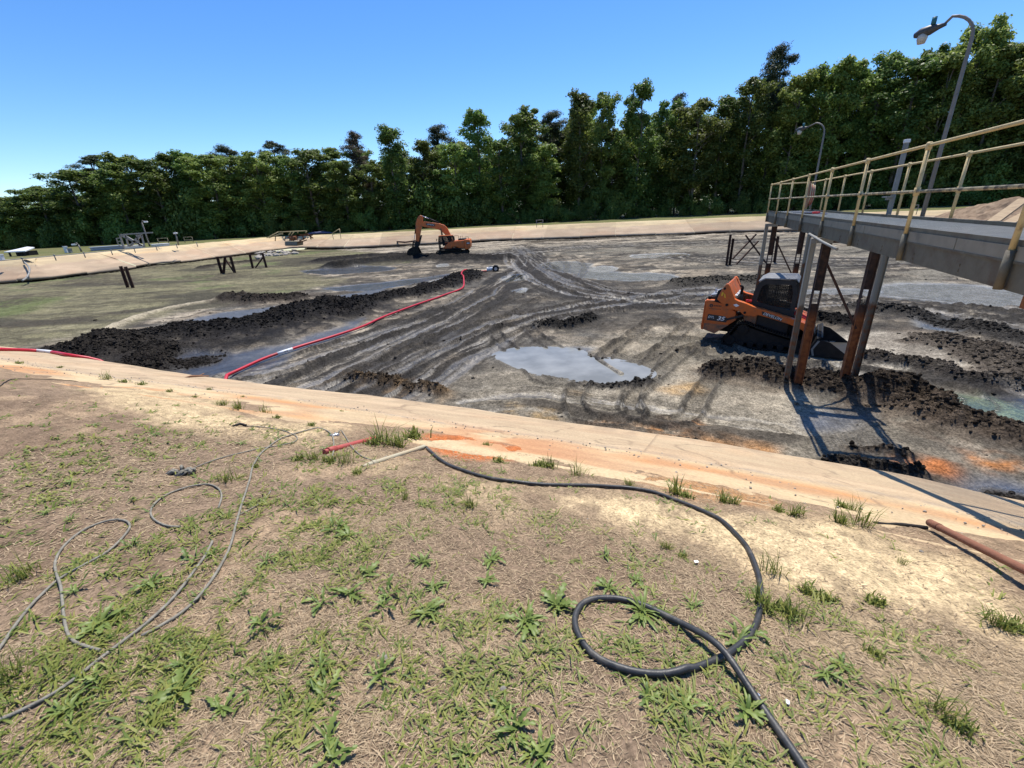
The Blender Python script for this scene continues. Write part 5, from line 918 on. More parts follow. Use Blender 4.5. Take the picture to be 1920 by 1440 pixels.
# conduits and pipe stubs
def pipe(a, b_, r, mat, name, lab, lz=.0, rings=(), parent_rings=None, endlift=(0, 0)):
    p = G(*a); q = G(*b_); p[2] += r * .9 + endlift[0]; q[2] += r * .9 + endlift[1]; d = q - p; t = empty(name, p, label=lab, cat='pipe'); n = 14; dv = d / np.linalg.norm(d)
    MB().tube([(0, 0, 0), tuple(d)], r, n, False).tube([tuple(d), (0, 0, 0)], r * .8, n, False).build('tube', mat, t)
    for f, l, k in rings: c = d * f; MB().cyl(tuple(c), tuple(c + dv * l), r * k, n).build('collar', mat, t)
    return t
pipe((615, 851), (706, 826), .030, 'red_conduit', 'conduit', 'red plastic conduit stub lying among weeds at the bank crest', rings=((.0, .10, 1.22), (-.06, .08, .85), (.88, .03, 1.12)))
pipe((690, 876), (796, 841), .023, 'tan_conduit', 'conduit', 'tan grey conduit stub next to the black hose end', rings=((.06, .05, 1.18), (-.08, .12, .82)))
pipe((1742, 996), (1990, 1157), .026, 'rust_pipe', 'rusty_pipe', 'long rusty steel pipe lying on the sandy bank at right', rings=((-.02, .14, 1.12),), endlift=(.05, .13))
o, _ = lay('plug', [(436, 800), (450, 797), (462, 799)], .014, 'black_steel', 'dark plug at the end of the thin bent cable', 'plug')
p = G(340, 888); g = MB(); r_ = random.Random(5)
for k in range(14): a = r_.uniform(0, 6.3); g.tube([(math.cos(a) * .02, math.sin(a) * .02, .02), (math.cos(a) * .06 + .03 * (k % 3), math.sin(a) * .04, .03 + .02 * r_.random()), (math.cos(a) * .11, math.sin(a) * .06, .01)], .012, 6)
o = g.build('crumpled_tape', 'grey_cable', label='crumpled grey tape knot at the end of the thin cable', cat='tape'); o.location = p
p = G(628, 820); o = MB().cyl((-.05, 0, .02), (.05, 0, .03), .018, 10).cyl((0, -.04, .03), (0, .04, .03), .012, 8).build('cable_clamp', 'silver', label='small metal clamp on the longest cable near the red conduit', cat='clamp'); o.location = p
p = G(366, 709); o = MB().tube([(-.3, 0, .02), (-.1, .02, .05), (.15, -.02, .06), (.35, .03, .03)], [.01, .03, .025, .012], 7).tube([(.1, 0, .05), (.2, .1, .09)], .012, 6).build('driftwood', 'brown_wood', label='dark twig lying on the concrete bank near the red hose', cat='twig'); o.location = p
for k, (x, y, lab) in enumerate(((1305, 1056, 'scrap of silver foil by a weed right of the middle'), (1475, 1320, 'tiny pale scrap beside the black hose at lower right'), (1420, 1307, 'tiny blue scrap next to the black hose'))):
    o = MB().box((0, 0, .012), (.022 - .005 * k, .014, .004), k, .1).box((.006, .004, .004), (.012, .008, .004), 1 + k, .3).build('litter', ('silver', 'white_paint', 'pale_blue')[k], label=lab, cat='litter'); o.location = G(x, y, .01)
for k in range(70):
    r_ = np.random.RandomState(100 + k); x = 20 + r_.rand() * 1880; y = 900 + r_.rand() * 520; p = G(x, y); s = .006 + .012 * r_.rand() ** 2; o = link('pebble', RM[k % 4], None, label='small pale pebble lying in the dry grass', cat='pebble', group='pebbles in the dry grass'); o.location = p; o.scale = (s, s, s * .9); o.rotation_euler[2] = r_.rand() * 6

# ------------------------------------------------------------------ grass, straw, weeds
def leafmat(name, c1, c2, trans=.25, rough=.55, attr=True, objvar=.0):
    m, nt, N, L, b = newmat(name); at = N.new('ShaderNodeAttribute'); at.attribute_name = 'tone'; mx = N.new('ShaderNodeMix'); mx.data_type = 'RGBA'; mx.inputs[6].default_value = (*c1, 1); mx.inputs[7].default_value = (*c2, 1); L.new(at.outputs['Fac'], mx.inputs[0]); out = mx.outputs[2]
    if objvar:
        oi = N.new('ShaderNodeObjectInfo'); hs = N.new('ShaderNodeHueSaturation'); mr = N.new('ShaderNodeMapRange'); mr.inputs[3].default_value = 1 - objvar; mr.inputs[4].default_value = 1 + objvar; L.new(oi.outputs['Random'], mr.inputs[0]); L.new(mr.outputs[0], hs.inputs['Value'])
        mh = N.new('ShaderNodeMath'); mh.operation = 'FRACT'; mm = N.new('ShaderNodeMath'); mm.operation = 'MULTIPLY'; mm.inputs[1].default_value = 7.31; L.new(oi.outputs['Random'], mm.inputs[0]); L.new(mm.outputs[0], mh.inputs[0]); m3 = N.new('ShaderNodeMapRange'); m3.inputs[3].default_value = .475; m3.inputs[4].default_value = .52; L.new(mh.outputs[0], m3.inputs[0]); L.new(m3.outputs[0], hs.inputs['Hue']); L.new(out, hs.inputs['Color']); out = hs.outputs[0]
    L.new(out, b.inputs['Base Color']); b.inputs['Roughness'].default_value = rough; b.inputs['Specular IOR Level'].default_value = .3
    tr = N.new('ShaderNodeBsdfTranslucent'); L.new(out, tr.inputs['Color']); ms = N.new('ShaderNodeMixShader'); ms.inputs[0].default_value = trans; L.new(b.outputs[0], ms.inputs[1]); L.new(tr.outputs[0], ms.inputs[2]); L.new(ms.outputs[0], N['Material Output'].inputs[0]); return m
leafmat('grass_green', (.085, .135, .020), (.27, .27, .06)); leafmat('straw', (.19, .135, .08), (.48, .36, .22), .1, .8); leafmat('weed_leaf', (.095, .15, .03), (.25, .30, .075), .25, .45)
rs = np.random.RandomState(21)
def blades(x, y, z, az, length, width, lean, tone, curl=.5):
    """bent tapering blades: five vertices, one quad as two triangles and a tip"""
    n = len(x); dx, dy = np.cos(az), np.sin(az); sx, sy = -dy, dx; h1 = length * .55 * np.cos(lean); o1 = length * .55 * np.sin(lean); l2 = np.clip(lean + curl, 0, 1.75); h2 = h1 + length * .45 * np.cos(l2); o2 = o1 + length * .45 * np.sin(l2); w = width / 2
    V = np.zeros((n, 5, 3)); V[:, 0] = np.c_[x - sx * w, y - sy * w, z]; V[:, 1] = np.c_[x + sx * w, y + sy * w, z]; V[:, 2] = np.c_[x + dx * o1 - sx * w * .85, y + dy * o1 - sy * w * .85, z + h1]; V[:, 3] = np.c_[x + dx * o1 + sx * w * .85, y + dy * o1 + sy * w * .85, z + h1]; V[:, 4] = np.c_[x + dx * o2, y + dy * o2, np.maximum(z + h2, z + .002)]
    i = np.arange(n)[:, None] * 5; F = np.concatenate([i + [0, 1, 3], i + [0, 3, 2], i + [2, 3, 4]], 1).reshape(-1, 3); return V.reshape(-1, 3), F, np.repeat(tone, 5)
# where the green patches are
patch = [(80, 880, .8, 1), (190, 860, .6, .9), (250, 815, .4, .5), (30, 960, .5, .5), (250, 955, .5, .45), (120, 1060, .35, .6), (400, 1090, .3, .4), (500, 1000, .35, .6), (620, 1020, .32, .7), (700, 1060, .3, .5), (320, 1330, .30, 1), (420, 1290, .26, .9), (360, 1240, .22, .8), (150, 1350, .25, 1), (60, 1300, .25, .8), (590, 1390, .25, .9), (500, 1340, .2, .7), (860, 1250, .25, .8), (950, 1260, .25, .7), (1050, 1340, .25, .7), (900, 1340, .2, .5), (1250, 1230, .2, .8), (1180, 1330, .25, .7), (1330, 1370, .2, .7), (1550, 1290, .25, .6), (1620, 1390, .25, .6), (1750, 1400, .2, .3), (1450, 1310, .15, .5), (1100, 1200, .2, .5), (960, 1400, .22, .6), (760, 1390, .2, .4), (200, 1200, .25, .6), (30, 1180, .2, .7), (330, 1090, .25, .4), (440, 1010, .3, .45), (560, 840, .35, .5), (90, 700, .8, .4), (260, 1120, .2, .5), (680, 1330, .2, .4), (760, 1250, .25, .35), (1400, 1420, .2, .5), (540, 1250, .25, .5), (840, 1180, .2, .35), (1300, 1300, .2, .5)]
pc = [(G(x, y)[:2], r, k) for x, y, r, k in patch]
def scatter(n, r0, r1, a0=-72, a1=76):
    a = np.radians(a0 + rs.rand(n) * (a1 - a0)); r = np.sqrt(r0 * r0 + rs.rand(n) * (r1 * r1 - r0 * r0)); return r * np.sin(a), r * np.cos(a)
x, y = np.concatenate([np.array(scatter(52000, .6, 3.2)), np.array(scatter(42000, 3.0, 7.5)), np.array(scatter(12000, 7, 16, -72, -10))], 1); d = D(x, y); dens = .02 + .07 * ss(.55, .72, fbm(x, y, 2.2, 3, 1)) + .05 * ss(.55, .7, fbm(x, y, .8, 3, 4)) * (x < 0)
for c, r, k in pc: dens = dens + .20 * k * np.exp(-((x - c[0]) ** 2 + (y - c[1]) ** 2) / (r * r) * 1.3)
dens *= ss(.42, .58, fbm(x, y, 9, 2, 3)) * 1.5 + .12; sand = ss(-5.0, -4.2, d); spoly = catmull(gp([(1010, 925), (1170, 932), (1300, 962), (1420, 985), (1560, 985), (1680, 1015), (1790, 1060), (1880, 1160), (1720, 1160), (1570, 1130), (1450, 1100), (1385, 1060), (1240, 1005), (1110, 980)]), 4, True); sand = np.maximum(sand, ss(-.15, .15, sdist(x, y, spoly))); dens *= 1 - .93 * sand; ok = (rs.rand(len(x)) < dens) & (d < -3.9); x, y = x[ok], y[ok]
k = 6; X = np.repeat(x, k) + rs.randn(len(x) * k) * .012; Y = np.repeat(y, k) + rs.randn(len(x) * k) * .012; n = len(X); ln = .022 + .075 * rs.rand(n) ** 1.3 * (.7 + .6 * np.repeat(rs.rand(len(x)), k)); far_ = np.hypot(X, Y)
V, F, tn = blades(X, Y, ground_z(X, Y) - .004, rs.rand(n) * 6.283, ln, (.0045 + .005 * rs.rand(n)) * np.clip(far_ / 2.5, 1, 2.2), .85 + .65 * rs.rand(n), np.clip(np.repeat(rs.rand(len(x)), k) * .8 + rs.rand(n) * .4 - .1, 0, 1), .5 + .5 * rs.rand(n))
link('grass', npmesh('grass', V, F, attrs={'tone': tn}), 'grass_green', label='thin green grass scattered over the dry near bank', cat='grass', kind='stuff')
# dead thatch: single thin triangles lying flat
x, y = np.concatenate([np.array(scatter(110000, .55, 2.6)), np.array(scatter(80000, 2.5, 5.5)), np.array(scatter(20000, 5.4, 9))], 1); d = D(x, y); ok = (d < -3.85) & (rs.rand(len(x)) > .8 * ss(-.15, .15, sdist(x, y, spoly))) & (rs.rand(len(x)) < (.35 + .75 * ss(.35, .6, fbm(x, y, 1.7, 3, 2))) * (1 - .72 * ss(-5.1, -4.3, d))); x, y = x[ok], y[ok]; n = len(x)
az = rs.rand(n) * 6.283; ln = .018 + .05 * rs.rand(n) ** 1.6; w = (.0012 + .0016 * rs.rand(n)) * np.clip(np.hypot(x, y) / 2.2, 1, 2.5); z = ground_z(x, y) + .001; tl = (rs.rand(n) - .25) * .35; dx, dy = np.cos(az), np.sin(az)
V = np.zeros((n, 3, 3)); V[:, 0] = np.c_[x - dy * w, y + dx * w, z + .002]; V[:, 1] = np.c_[x + dy * w, y - dx * w, z + .002]; V[:, 2] = np.c_[x + dx * ln, y + dy * ln, ground_z(x + dx * ln, y + dy * ln) + .003 + np.maximum(tl, 0) * ln]
link('dead_grass', npmesh('dead_grass', V.reshape(-1, 3), np.arange(n * 3).reshape(-1, 3), attrs={'tone': np.repeat(rs.rand(n), 3)}), 'straw', label='dry straw thatch covering the soil of the near bank', cat='dead grass', kind='stuff')
# gravel crumbs along the concrete seam
n = 1300; i_ = rs.randint(0, len(_e) - 1, n * 8); e = _e[i_] + rs.randn(n * 8, 2) * .02; sel = (np.hypot(e[:, 0], e[:, 1]) < 22) & (e[:, 1] > 2); i_ = i_[sel][:n]; n = len(i_); off = 2.6 + rs.randn(n) * .16 + np.where(rs.rand(n) < .35, rs.rand(n) * 1.3, 0); pos = _e[i_] + _n[i_] * off[:, None] + _t[i_] * (rs.rand(n)[:, None] - .5) * .3
z = land_z(pos[:, 0], pos[:, 1]) + .004; oct_ = np.array([[1, 0, 0], [-1, 0, 0], [0, 1, 0], [0, -1, 0], [0, 0, 1], [0, 0, -1.]]); of = np.array([[0, 2, 4], [2, 1, 4], [1, 3, 4], [3, 0, 4], [2, 0, 5], [1, 2, 5], [3, 1, 5], [0, 3, 5]]); s = (.005 + .014 * rs.rand(n) ** 2.5)[:, None, None] * (.6 + .8 * rs.rand(n, 6, 1))
V = oct_[None] * s + np.c_[pos, z][:, None]; link('gravel', npmesh('gravel', V.reshape(-1, 3), (np.arange(n)[:, None, None] * 6 + of[None]).reshape(-1, 3)), 'rock', label='grey gravel crumbs along the seam of the concrete bank', cat='gravel', kind='stuff')
# broad-leaved weeds
def leaf_mesh(ln, w, lobes, seed):
    r = np.random.RandomState(seed); n = 9; V = []; F = []
    for i in range(n):
        t = i / (n - 1); ww = w * math.sin(math.pi * min(t * .82 + .08, 1)) ** .8 * (1 + (lobes * (1 if i % 2 else -1)) * (.2 < t < .9)); z = math.sin(t * 2.4) * ln * .16; V += [(t * ln * .95, -ww / 2, z + ww * .22), (t * ln * .95, 0, z), (t * ln * .95, ww / 2, z + ww * .22)]
    for i in range(n - 1): o = i * 3; F += [(o, o + 3, o + 4, o + 1), (o + 1, o + 4, o + 5, o + 2)]
    return npmesh('leaf', np.array(V), np.array(F), True, attrs={'tone': np.full(len(V), .2 + .6 * r.rand())})
LM = [leaf_mesh(.105, w_, lo_, k) for k, (lo_, w_) in enumerate(((.0, .015), (.3, .021), (.45, .024), (.12, .012)))]
for q in LM: q.materials.append(MATS['weed_leaf'])
weeds = [(985, 1172, 1.25, 15, 'left of the black hose loop'), (1045, 1140, 1.15, 15, 'touching the left side of the black hose loop'), (1205, 1152, 1.45, 20, 'growing over the top of the black hose loop'), (1140, 1108, .95, 11, 'just above the black hose loop'), (1192, 1092, .85, 9, 'small one highest above the hose loop'), (812, 1108, 1.0, 12, 'upper of two in the middle of the dry grass'), (800, 1150, 1.05, 12, 'lower of two in the middle of the dry grass'),
         (795, 1060, .95, 12, 'with brown centre left of its twin'), (922, 1052, 1.0, 13, 'with brown centre right of its twin'), (912, 1092, .85, 11, 'below the brown centred one'), (655, 1118, 1.1, 12, 'leaning dark one left of the middle'), (690, 1080, 1.0, 11, 'in the row left of the middle'), (655, 1012, 1.1, 13, 'dense dark one at upper left of the middle'), (195, 1180, 1.2, 15, 'beside the looped grey cable'), (340, 1310, 1.1, 13, 'in the green patch at lower left'), (1405, 1192, .95, 11, 'on the black hose crossing'), (1300, 1140, .85, 10, 'right of the hose loop top'), (615, 1385, 1.0, 12, 'at the bottom edge left of the middle'), (420, 1340, .95, 10, 'lower right in the green patch'), (1545, 1270, .95, 10, 'right of the black hose tail'), (130, 1345, 1.0, 11, 'at the bottom left corner'), (1135, 1046, .75, 9, 'lone one high in the dry grass above the loop')]
rw = random.Random(8)
for x, y, s, n, where in weeds:
    n = int(n * 1.7)
    p = G(x, y); t = empty('weed', (p[0], p[1], float(ground_z(p[0], p[1]))), label='broad-leaved green weed, ' + where, cat='weed', group='broad-leaved weeds on the near bank')
    for k in range(n):
        o = bpy.data.objects.new('leaf', LM[rw.randrange(4)]); COL.objects.link(o); o.parent = t; a = 2.4 * k + rw.uniform(-.9, .9); q = s * rw.uniform(.4, 1.2) * (1.0 if k < n * .65 else .65)
        o.rotation_euler = (rw.uniform(-.3, .3), -rw.uniform(-.05, .18) if k < n * .65 else -rw.uniform(.2, .6), a); q *= .82; o.scale = (q, q * rw.uniform(.8, 1.3), q); o.location = (rw.uniform(-.015, .015), rw.uniform(-.015, .015), .004)
# tufts in the joints of the bank and small clumps, each a plant of its own
def tuft_mesh(seed, n, ln, wd, up):
    r = np.random.RandomState(seed); V, F, tn = blades(r.randn(n) * .035, r.randn(n) * .025, np.zeros(n), r.rand(n) * 6.283, ln * (.4 + .8 * r.rand(n)), wd * (.7 + .6 * r.rand(n)), up * r.rand(n), r.rand(n), .3 + .6 * r.rand(n)); me = npmesh('weed_tuft', V, F, attrs={'tone': tn}); me.materials.append(MATS['grass_green']); return me
TM = [tuft_mesh(1, 70, .13, .006, .9), tuft_mesh(2, 90, .09, .008, 1.2), tuft_mesh(3, 50, .18, .005, .7), tuft_mesh(4, 120, .06, .009, 1.4)]
tufts = [(35, 682, 1.3), (112, 690, 1.0), (200, 712, 1.3), (232, 718, 1.2), (265, 723, 1.2), (318, 736, .8), (418, 762, 1.0), (447, 769, 1.2), (498, 776, 1.0), (520, 784, .8), (365, 745, .7), (392, 731, .7), (722, 832, 1.7), (745, 838, 1.6), (775, 826, 1.9), (700, 836, 1.3), (935, 868, .9), (1012, 876, 1.2), (1030, 878, 1.0), (1085, 892, 1.0), (1180, 912, .6), (1265, 926, 1.2), (1285, 932, .9), (1355, 945, .8), (1372, 949, .8), (1460, 962, .8), (1490, 970, .9), (1575, 984, .9), (1610, 988, 1.3), (1580, 950, .9), (1600, 955, .7), (912, 836, .7), (585, 800, .7), (640, 772, .5), (455, 745, .5), (1445, 1075, .8), (1515, 1115, .8), (1548, 1128, .8), (1430, 1140, .9), (1470, 1150, 1.0), (1490, 1165, .8), (1640, 1136, .8), (1870, 1180, .8), (1900, 1185, .8), (880, 955, .7), (1280, 1045, .5), (1250, 1030, .5), (620, 870, 1.0), (650, 872, .9), (560, 865, 1.0), (590, 866, .9), (670, 892, .7), (430, 905, .8), (480, 880, .6), (1760, 1340, .7), (1800, 1370, .7), (1690, 1060, .4), (1640, 1235, .6), (40, 1090, .9), (25, 1290, .9), (760, 940, .5)]
ORD = [w + v for w, v in zip([''] * 20 + ['twenty-'] * 9 + [''] + ['thirty-'] * 9, ['first', 'second', 'third', 'fourth', 'fifth', 'sixth', 'seventh', 'eighth', 'ninth', 'tenth', 'eleventh', 'twelfth', 'thirteenth', 'fourteenth', 'fifteenth', 'sixteenth', 'seventeenth', 'eighteenth', 'nineteenth', 'twentieth'] + ['first', 'second', 'third', 'fourth', 'fifth', 'sixth', 'seventh', 'eighth', 'ninth'] + ['thirtieth'] + ['first', 'second', 'third', 'fourth', 'fifth', 'sixth', 'seventh', 'eighth', 'ninth'])]
for k, (x, y, s) in enumerate(tufts):
    p = G(x, y); joint = k < 36; o = link('weed_tuft', TM[(k * 7 + int(x)) % 4], None, label=ORD[sum(q[0] < x for q in tufts[:36])] + ' grass tuft from the left along the joint of the concrete bank' if joint else ORD[sum((q[0], q[1]) < (x, y) for q in tufts[36:])] + ' small green tuft from the left in the dry grass below the joint', cat='weed', group='tufts in the bank joint' if joint else 'tufts in the dry grass'); o.location = (p[0], p[1], max(p[2], float(ground_z(p[0], p[1])))); o.scale = (s, s, s); o.rotation_euler[2] = k * 1.7

# small low weeds between the big ones, each one mesh
def low_weed(seed):
    r = np.random.RandomState(seed); V = []; F = []; T = []; n0 = 0
    for k in range(13):
        base = LM[r.randint(4)]; co = np.zeros(len(base.vertices) * 3, np.float32); base.vertices.foreach_get('co', co); co = co.reshape(-1, 3) * (.35 + .5 * r.rand()); a = k * 2.4 + r.rand() * .6; up = .05 + .4 * r.rand()
        R3 = np.array(Matrix.Rotation(a, 3, 'Z') @ Matrix.Rotation(-up, 3, 'Y')); co = co @ R3.T + np.array([r.randn() * .012, r.randn() * .012, .003]); q = np.array([p.vertices[:] for p in base.polygons]); V.append(co); F.append(q + n0); T.append(np.full(len(co), r.rand())); n0 += len(co)
    me = npmesh('weed', np.concatenate(V), np.concatenate(F), True, attrs={'tone': np.concatenate(T)}); me.materials.append(MATS['weed_leaf']); return me
LW = [low_weed(k) for k in range(5)]
for k in range(60):
    r = np.random.RandomState(300 + k); c, rr, kk = pc[r.randint(len(pc))]; q = np.array(c) + r.randn(2) * rr * .9
    if D(*q) > -4.0: continue
    o = link('low_weed', LW[k % 5], None, label='small low weed among the green patches of the dry bank', cat='weed', group='small weeds in the green patches'); o.location = (q[0], q[1], float(ground_z(*q))); sc_ = .5 + .7 * r.rand(); o.scale = (sc_, sc_, sc_); o.rotation_euler[2] = r.rand() * 6.28
# ------------------------------------------------------------------ woods
leafmat('tree_leaf', (.070, .125, .026), (.235, .305, .07), .5, .5, objvar=.36); leafmat('pine_leaf', (.030, .046, .020), (.075, .090, .038), .3, .6, objvar=.18); leafmat('brown_pine_leaf', (.055, .050, .028), (.12, .10, .055), .2, .7, objvar=.1); leafmat('bush_leaf', (.070, .12, .025), (.20, .265, .06), .45, .5, objvar=.28)
pm('bark', (.11, .092, .075), (.19, .165, .135), 3, .95, .6, 12)
def leaves(lobes, per, size, seed, flat=.75, thin=1.0, bias=.35):
    r = np.random.RandomState(seed); c = np.array([l[0] for l in lobes]); R_ = np.array([l[1] for l in lobes]); n = len(lobes) * per; i = np.repeat(np.arange(len(lobes)), per)
    d = r.randn(n, 3); d[:, 2] += bias; d /= np.linalg.norm(d, axis=1)[:, None]; rr = R_[i] * (.25 + .95 * r.rand(n) ** .8); lump = 1 + .25 * np.sin(d[:, 0] * 5 + i) * np.sin(d[:, 1] * 6 + i * 2); p = c[i] + d * (rr * lump)[:, None] * [1, 1, flat]
    nrm = d * .8 + r.randn(n, 3) * .6 + [0, 0, .55]; nrm /= np.linalg.norm(nrm, axis=1)[:, None]; a = np.cross(nrm, r.randn(n, 3)); a /= np.linalg.norm(a, axis=1)[:, None]; b_ = np.cross(nrm, a); s = size * (.55 + .9 * r.rand(n)); a = a * s[:, None]; b_ = b_ * (s * .62 * thin)[:, None]
    V = np.stack([p - a, p - b_ * .9 + a * .05, p + a, p + b_ * .9 + a * .05], 1); F = np.arange(n * 4).reshape(n, 4); tone = np.clip(.25 + .5 * r.rand(n) + .25 * np.repeat(r.rand(len(lobes)), per), 0, 1); return V.reshape(-1, 3), F, np.repeat(tone, 4)
def trunk(Hh, r0, bend, limbs, lobes, seed, mat='bark'):
    r = random.Random(seed); g = MB(); pts = []
    for k in range(7): t = k / 6; pts.append((bend * math.sin(t * 2.2) * r.uniform(.5, 1.2), bend * math.sin(t * 1.7) * .7, Hh * t))
    g.tube(pts, [r0 * (1 - .85 * k / 6) + .02 for k in range(7)], 8)
    for (c, R_) in r.sample(lobes, min(limbs, len(lobes))):
        z = max(c[2] - r.uniform(1.5, 4), Hh * .12); t = min(z / Hh, .95); k = min(int(t * 6), 5); b0 = pts[k]; g.tube([(b0[0], b0[1], z), ((b0[0] + c[0]) / 2, (b0[1] + c[1]) / 2, (z + c[2]) / 2 + .3), c], [r0 * .35 * (1 - t * .6), r0 * .22, .03], 5, False)
    me = bpy.data.meshes.new('trunk'); me.from_pydata(g.v, [], g.f); me.polygons.foreach_set('use_smooth', np.ones(len(g.f), bool)); me.materials.append(MATS[mat]); return me
def broad(seed, H0=22.0, base=.10, wmax=4.0, n=64, per=250, size=.21, top=.16, flat=.8):
    r = random.Random(seed); lob = []
    for k in range(n):
        t = base + (1 - base) * ((k + r.random()) / n); env = wmax * (math.sin(math.pi * min(max((t - base) / (1 - base) * .62 + .20, 0), 1)) ** .6) ; a = r.uniform(0, 6.283); q = env * r.uniform(.25, 1.0); R_ = r.uniform(.75, 1.6) * (1 if t < .88 else .75); lob.append(((q * math.cos(a), q * math.sin(a), H0 * t * .985 - R_ * .5), R_))
    for k in range(7): a = r.uniform(0, 6.283); q = r.uniform(.3, 2.6); lob.append(((q * math.cos(a), q * math.sin(a), H0 * (1 - .09 * r.random()) - .7), r.uniform(.6, 1.1)))
    V, F, tn = leaves(lob, per, size, seed, flat); me = npmesh('crown', V, F, attrs={'tone': tn}); me.materials.append(MATS['tree_leaf']); return me, trunk(H0 * .93, .28, .5, 16, lob, seed)
def pine(seed, H0=24.0, mat='pine_leaf', base=.66, n=32, spread=4.4, per=300):
    r = random.Random(seed); lob = []
    for k in range(n): t = base + (1 - base) * (k + r.random()) / n; q = spread * (1 - ((t - base) / (1 - base)) ** 2 * .75) * r.uniform(.25, 1); a = r.uniform(0, 6.283); lob.append(((q * math.cos(a), q * math.sin(a), H0 * t - .5), r.uniform(.7, 1.35)))
    V, F, tn = leaves(lob, per, .26, seed, .6, .35, .5); me = npmesh('crown', V, F, attrs={'tone': tn}); me.materials.append(MATS[mat]); return me, trunk(H0 * .97, .26, .4, 20, lob, seed)
def shrub(seed, n=16, wide=2.2, hh=2.6, mat='bush_leaf', per=330):
    r = random.Random(seed); lob = []
    for k in range(n): a = r.uniform(0, 6.283); q = wide * math.sqrt(r.random()); R_ = r.uniform(.55, 1.0); lob.append(((q * math.cos(a), q * math.sin(a), .35 + hh * r.random() ** .8 * (1 - (q / wide) ** 2 * .5)), R_))
    V, F, tn = leaves(lob, per, .145, seed, .85); me = npmesh('crown', V, F, attrs={'tone': tn}); me.materials.append(MATS[mat]); return me, trunk(1.8, .10, .2, 6, lob, seed)
BR = [broad(40 + k, wmax=w_, base=b_, n=n_) for k, (w_, b_, n_) in enumerate(((3.9, .07, 66), (4.4, .12, 70), (3.4, .06, 62), (4.9, .16, 74), (3.0, .22, 52), (4.2, .08, 66), (3.7, .10, 64)))]
PI = [pine(60), pine(61, base=.6, n=38, spread=4.8), pine(62, mat='brown_pine_leaf', base=.40, n=46, spread=4.2, per=240)]
VI = broad(70, 20, .02, 1.9, 58, 210, .20); SH = [shrub(80), shrub(81, 20, 2.8, 3.4), shrub(82, 13, 1.8, 2.0)]
H_OF = {'b': 22.0, 'p': 24.0, 'v': 20.0}
LINE = 1.05 * np.array([(-175, 62), (-130, 74), (-92, 84), (-60, 92), (-25, 97), (0, 99), (38, 97), (62, 89), (82, 76), (98, 60), (112, 40), (120, 18)])
LN = resample(LINE, .5)
def at_line(px, back=0.0):
    """place on the tree line seen at a pixel column, moved back from the line"""
    d = ray(px, 420); a = math.atan2(d[0], d[1]); q = LN[np.argmin(np.abs(np.arctan2(LN[:, 0], LN[:, 1]) - a))]; u = q / np.linalg.norm(q); return q + u * back
def put(mesh, name, pos, hz, wz, rz, lab, cat='tree', group=None, z=LZ - .15):
    t = empty(name, (pos[0], pos[1], z), rz, label=lab, cat=cat, group=group); t.scale = (wz, wz, hz)
    link('trunk', mesh[1], None, t); link('crown', mesh[0], None, t); return t
rt = random.Random(4); W1 = ['first', 'second', 'third', 'fourth', 'fifth', 'sixth', 'seventh', 'eighth', 'ninth', 'tenth']
TENS = ['thirt', 'fort', 'fift', 'sixt', 'sevent', 'eight', 'ninet']
W2 = W1 + ['eleventh', 'twelfth', 'thirteenth', 'fourteenth', 'fifteenth', 'sixteenth', 'seventeenth', 'eighteenth', 'nineteenth', 'twentieth'] + ['twenty-' + w for w in W1[:9]] + [w for q in TENS for w in [q + 'ieth'] + [q + 'y-' + v for v in W1[:9]]]
# skyline read off the photograph: column, top, kind, width factor, distance behind the line
sky_ = [(-60, 372, 'b', 1.0, 0), (0, 372, 'b', 1.1, 4), (45, 366, 'b', 1.0, 2), (92, 348, 'b', 1.0, 3), (128, 350, 'b', 1.0, 6), (160, 318, 'b', 1.15, 1), (205, 290, 'p', 1.35, 6), (240, 305, 'b', 1.1, 0), (272, 290, 'b', 1.1, 5), (312, 298, 'b', 1.1, 1), (345, 288, 'b', 1.0, 6), (382, 284, 'b', 1.1, 3), (418, 290, 'b', 1.1, 0), (455, 273, 'p', 1.0, 8), (470, 292, 'b', 1.1, 3), (505, 284, 'b', 1.0, 1), (545, 263, 'p', 1.15, 8), (560, 290, 'b', 1.1, 2), (598, 279, 'b', 1.1, 0), (640, 276, 'b', 1.1, 4), (690, 246, 'q', 1.15, 5), (655, 300, 'b', 1.0, 0), (752, 238, 'v', 1.15, -1.5), (712, 300, 'b', 1.0, 1), (808, 262, 'b', 1.0, 3), (838, 234, 'p', 1.1, 9), (860, 268, 'b', 1.0, 0), (905, 204, 'b', 1.0, 3), (945, 262, 'b', 1.0, 0), (985, 200, 'b', 1.05, 3), (1040, 208, 'p', 1.2, 11), (1020, 270, 'b', .9, 0), (1085, 170, 'b', .95, 2), (1128, 172, 'b', .75, 4), (1150, 240, 'b', .9, 6), (1188, 155, 'b', .8, 2), (1235, 190, 'b', .8, 7), (1255, 178, 'p', .8, 10), (1290, 186, 'b', 1.0, 0), (1335, 182, 'b', 1.0, 3), (1378, 150, 'b', .9, 2), (1420, 92, 'p', 1.2, 7), (1455, 145, 'b', .9, 1), (1495, 135, 'b', .9, 4), (1525, 118, 'b', .8, 2), (1560, 125, 'b', .8, 6), (1600, 108, 'b', .85, 3), (1645, 122, 'b', .95, 1), (1685, 98, 'b', .8, 4), (1710, 110, 'b', .9, 0), (1752, 55, 'b', .85, 3), (1800, 95, 'b', .9, 1), (1845, 80, 'b', .9, 3), (1880, 66, 'b', .8, 5), (1915, 55, 'b', .9, 2), (1960, 60, 'b', 1.0, 1), (2020, 40, 'b', 1.0, 2)]
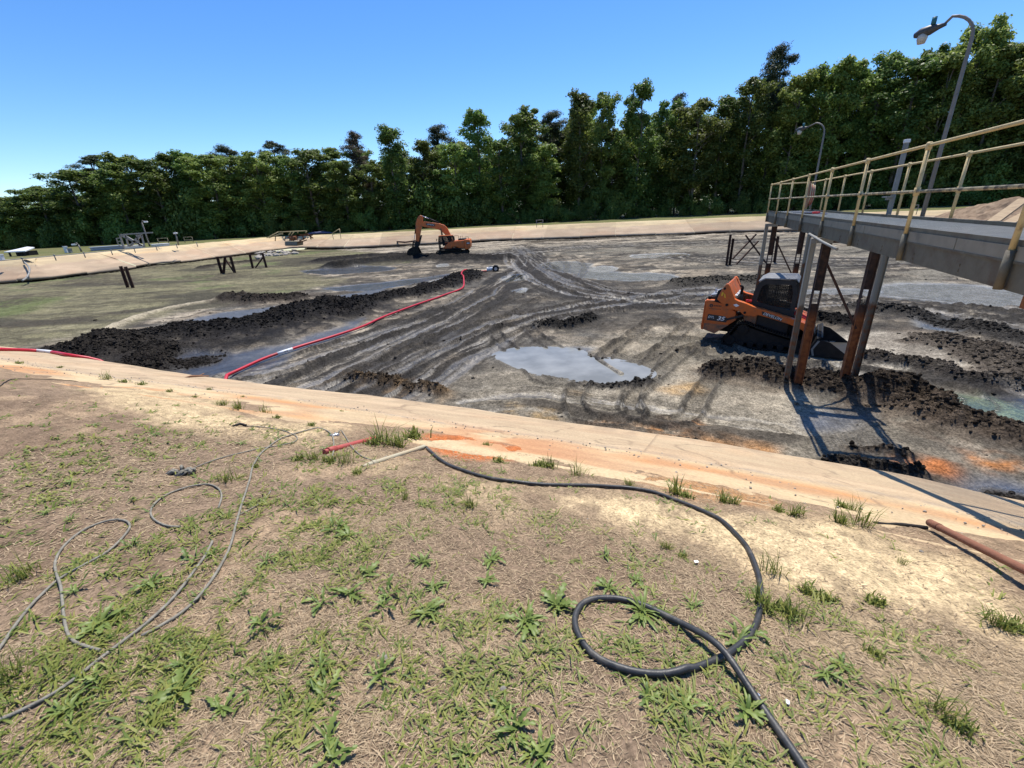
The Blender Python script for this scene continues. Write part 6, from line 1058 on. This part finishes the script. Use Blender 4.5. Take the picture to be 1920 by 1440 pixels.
for k, (px, ty, kd, wf, bk_) in enumerate(sorted(sky_)):
    pos = at_line(px, bk_); v = np.array([pos[0], pos[1], 0]); dr = ray(px, ty); t_ = math.hypot(*pos) / math.hypot(dr[0], dr[1]); top = CAM[2] + dr[2] * t_; hh = top - (LZ - .15)
    if kd == 'b': put(BR[k % 7], 'broadleaf_tree', pos, hh / 22, wf * 1.12 * (.55 + .45 * hh / 20) * rt.uniform(.9, 1.15), rt.uniform(0, 6.28), W2[k] + ' tree from the left on the skyline of the woods, leafy and green', group='leafy trees at the edge of the woods')
    elif kd == 'v': put(VI, 'vine_covered_tree', pos, hh / 20, wf, rt.uniform(0, 6.28), 'dark narrow tree smothered in vines rising behind the excavator boom')
    else: put(PI[2] if kd == 'q' else PI[k % 2], 'pine_tree', pos, hh / 24, wf * 1.0, rt.uniform(0, 6.28), 'brownish thin-needled pine left of the vine-covered tree' if kd == 'q' else W2[k] + ' tree from the left on the skyline, a pine with flat dark crown', group=None if kd == 'q' else 'pines above the woods')
# second and third ranks fill the wood
def top_at(px): return np.interp(px, [s[0] for s in sorted(sky_)], [s[1] for s in sorted(sky_)])
for row, (back, step, low) in enumerate(((10, 46, 34), (17, 52, 22), (26, 60, 14))):
    for px in np.arange(-70 + row * 17, 2020, step):
        px = px + rt.uniform(-12, 12); pos = at_line(px, back + rt.uniform(-2, 2)); ty = top_at(px) + low + rt.uniform(0, 30); dr = ray(px, ty); t_ = math.hypot(*pos) / math.hypot(dr[0], dr[1]); hh = CAM[2] + dr[2] * t_ - LZ
        put(BR[rt.randrange(7)], 'broadleaf_tree', pos, hh / 22, .85 + .3 * rt.random(), rt.uniform(0, 6.28), 'leafy tree inside the woods, mostly hidden behind the edge trees', group='trees inside the woods')
# bushes along the foot of the woods
for k, px in enumerate(np.arange(-60, 1960, 24)):
    px = px + rt.uniform(-9, 9); fr_ = rt.random(); pos = at_line(px, -2.5 + 4.5 * fr_); sc_ = rt.uniform(.7, 1.5) * (1.0 if fr_ > .4 else .75)
    if 820 < px < 880 or 300 < px < 420: sc_ *= 1.5
    put(SH[k % 3], 'bush', pos, sc_ * rt.uniform(.9, 1.5), sc_, rt.uniform(0, 6.28), W2[k] + ' leafy bush from the left in the row at the foot of the woods', 'bush', 'bushes along the edge of the woods')
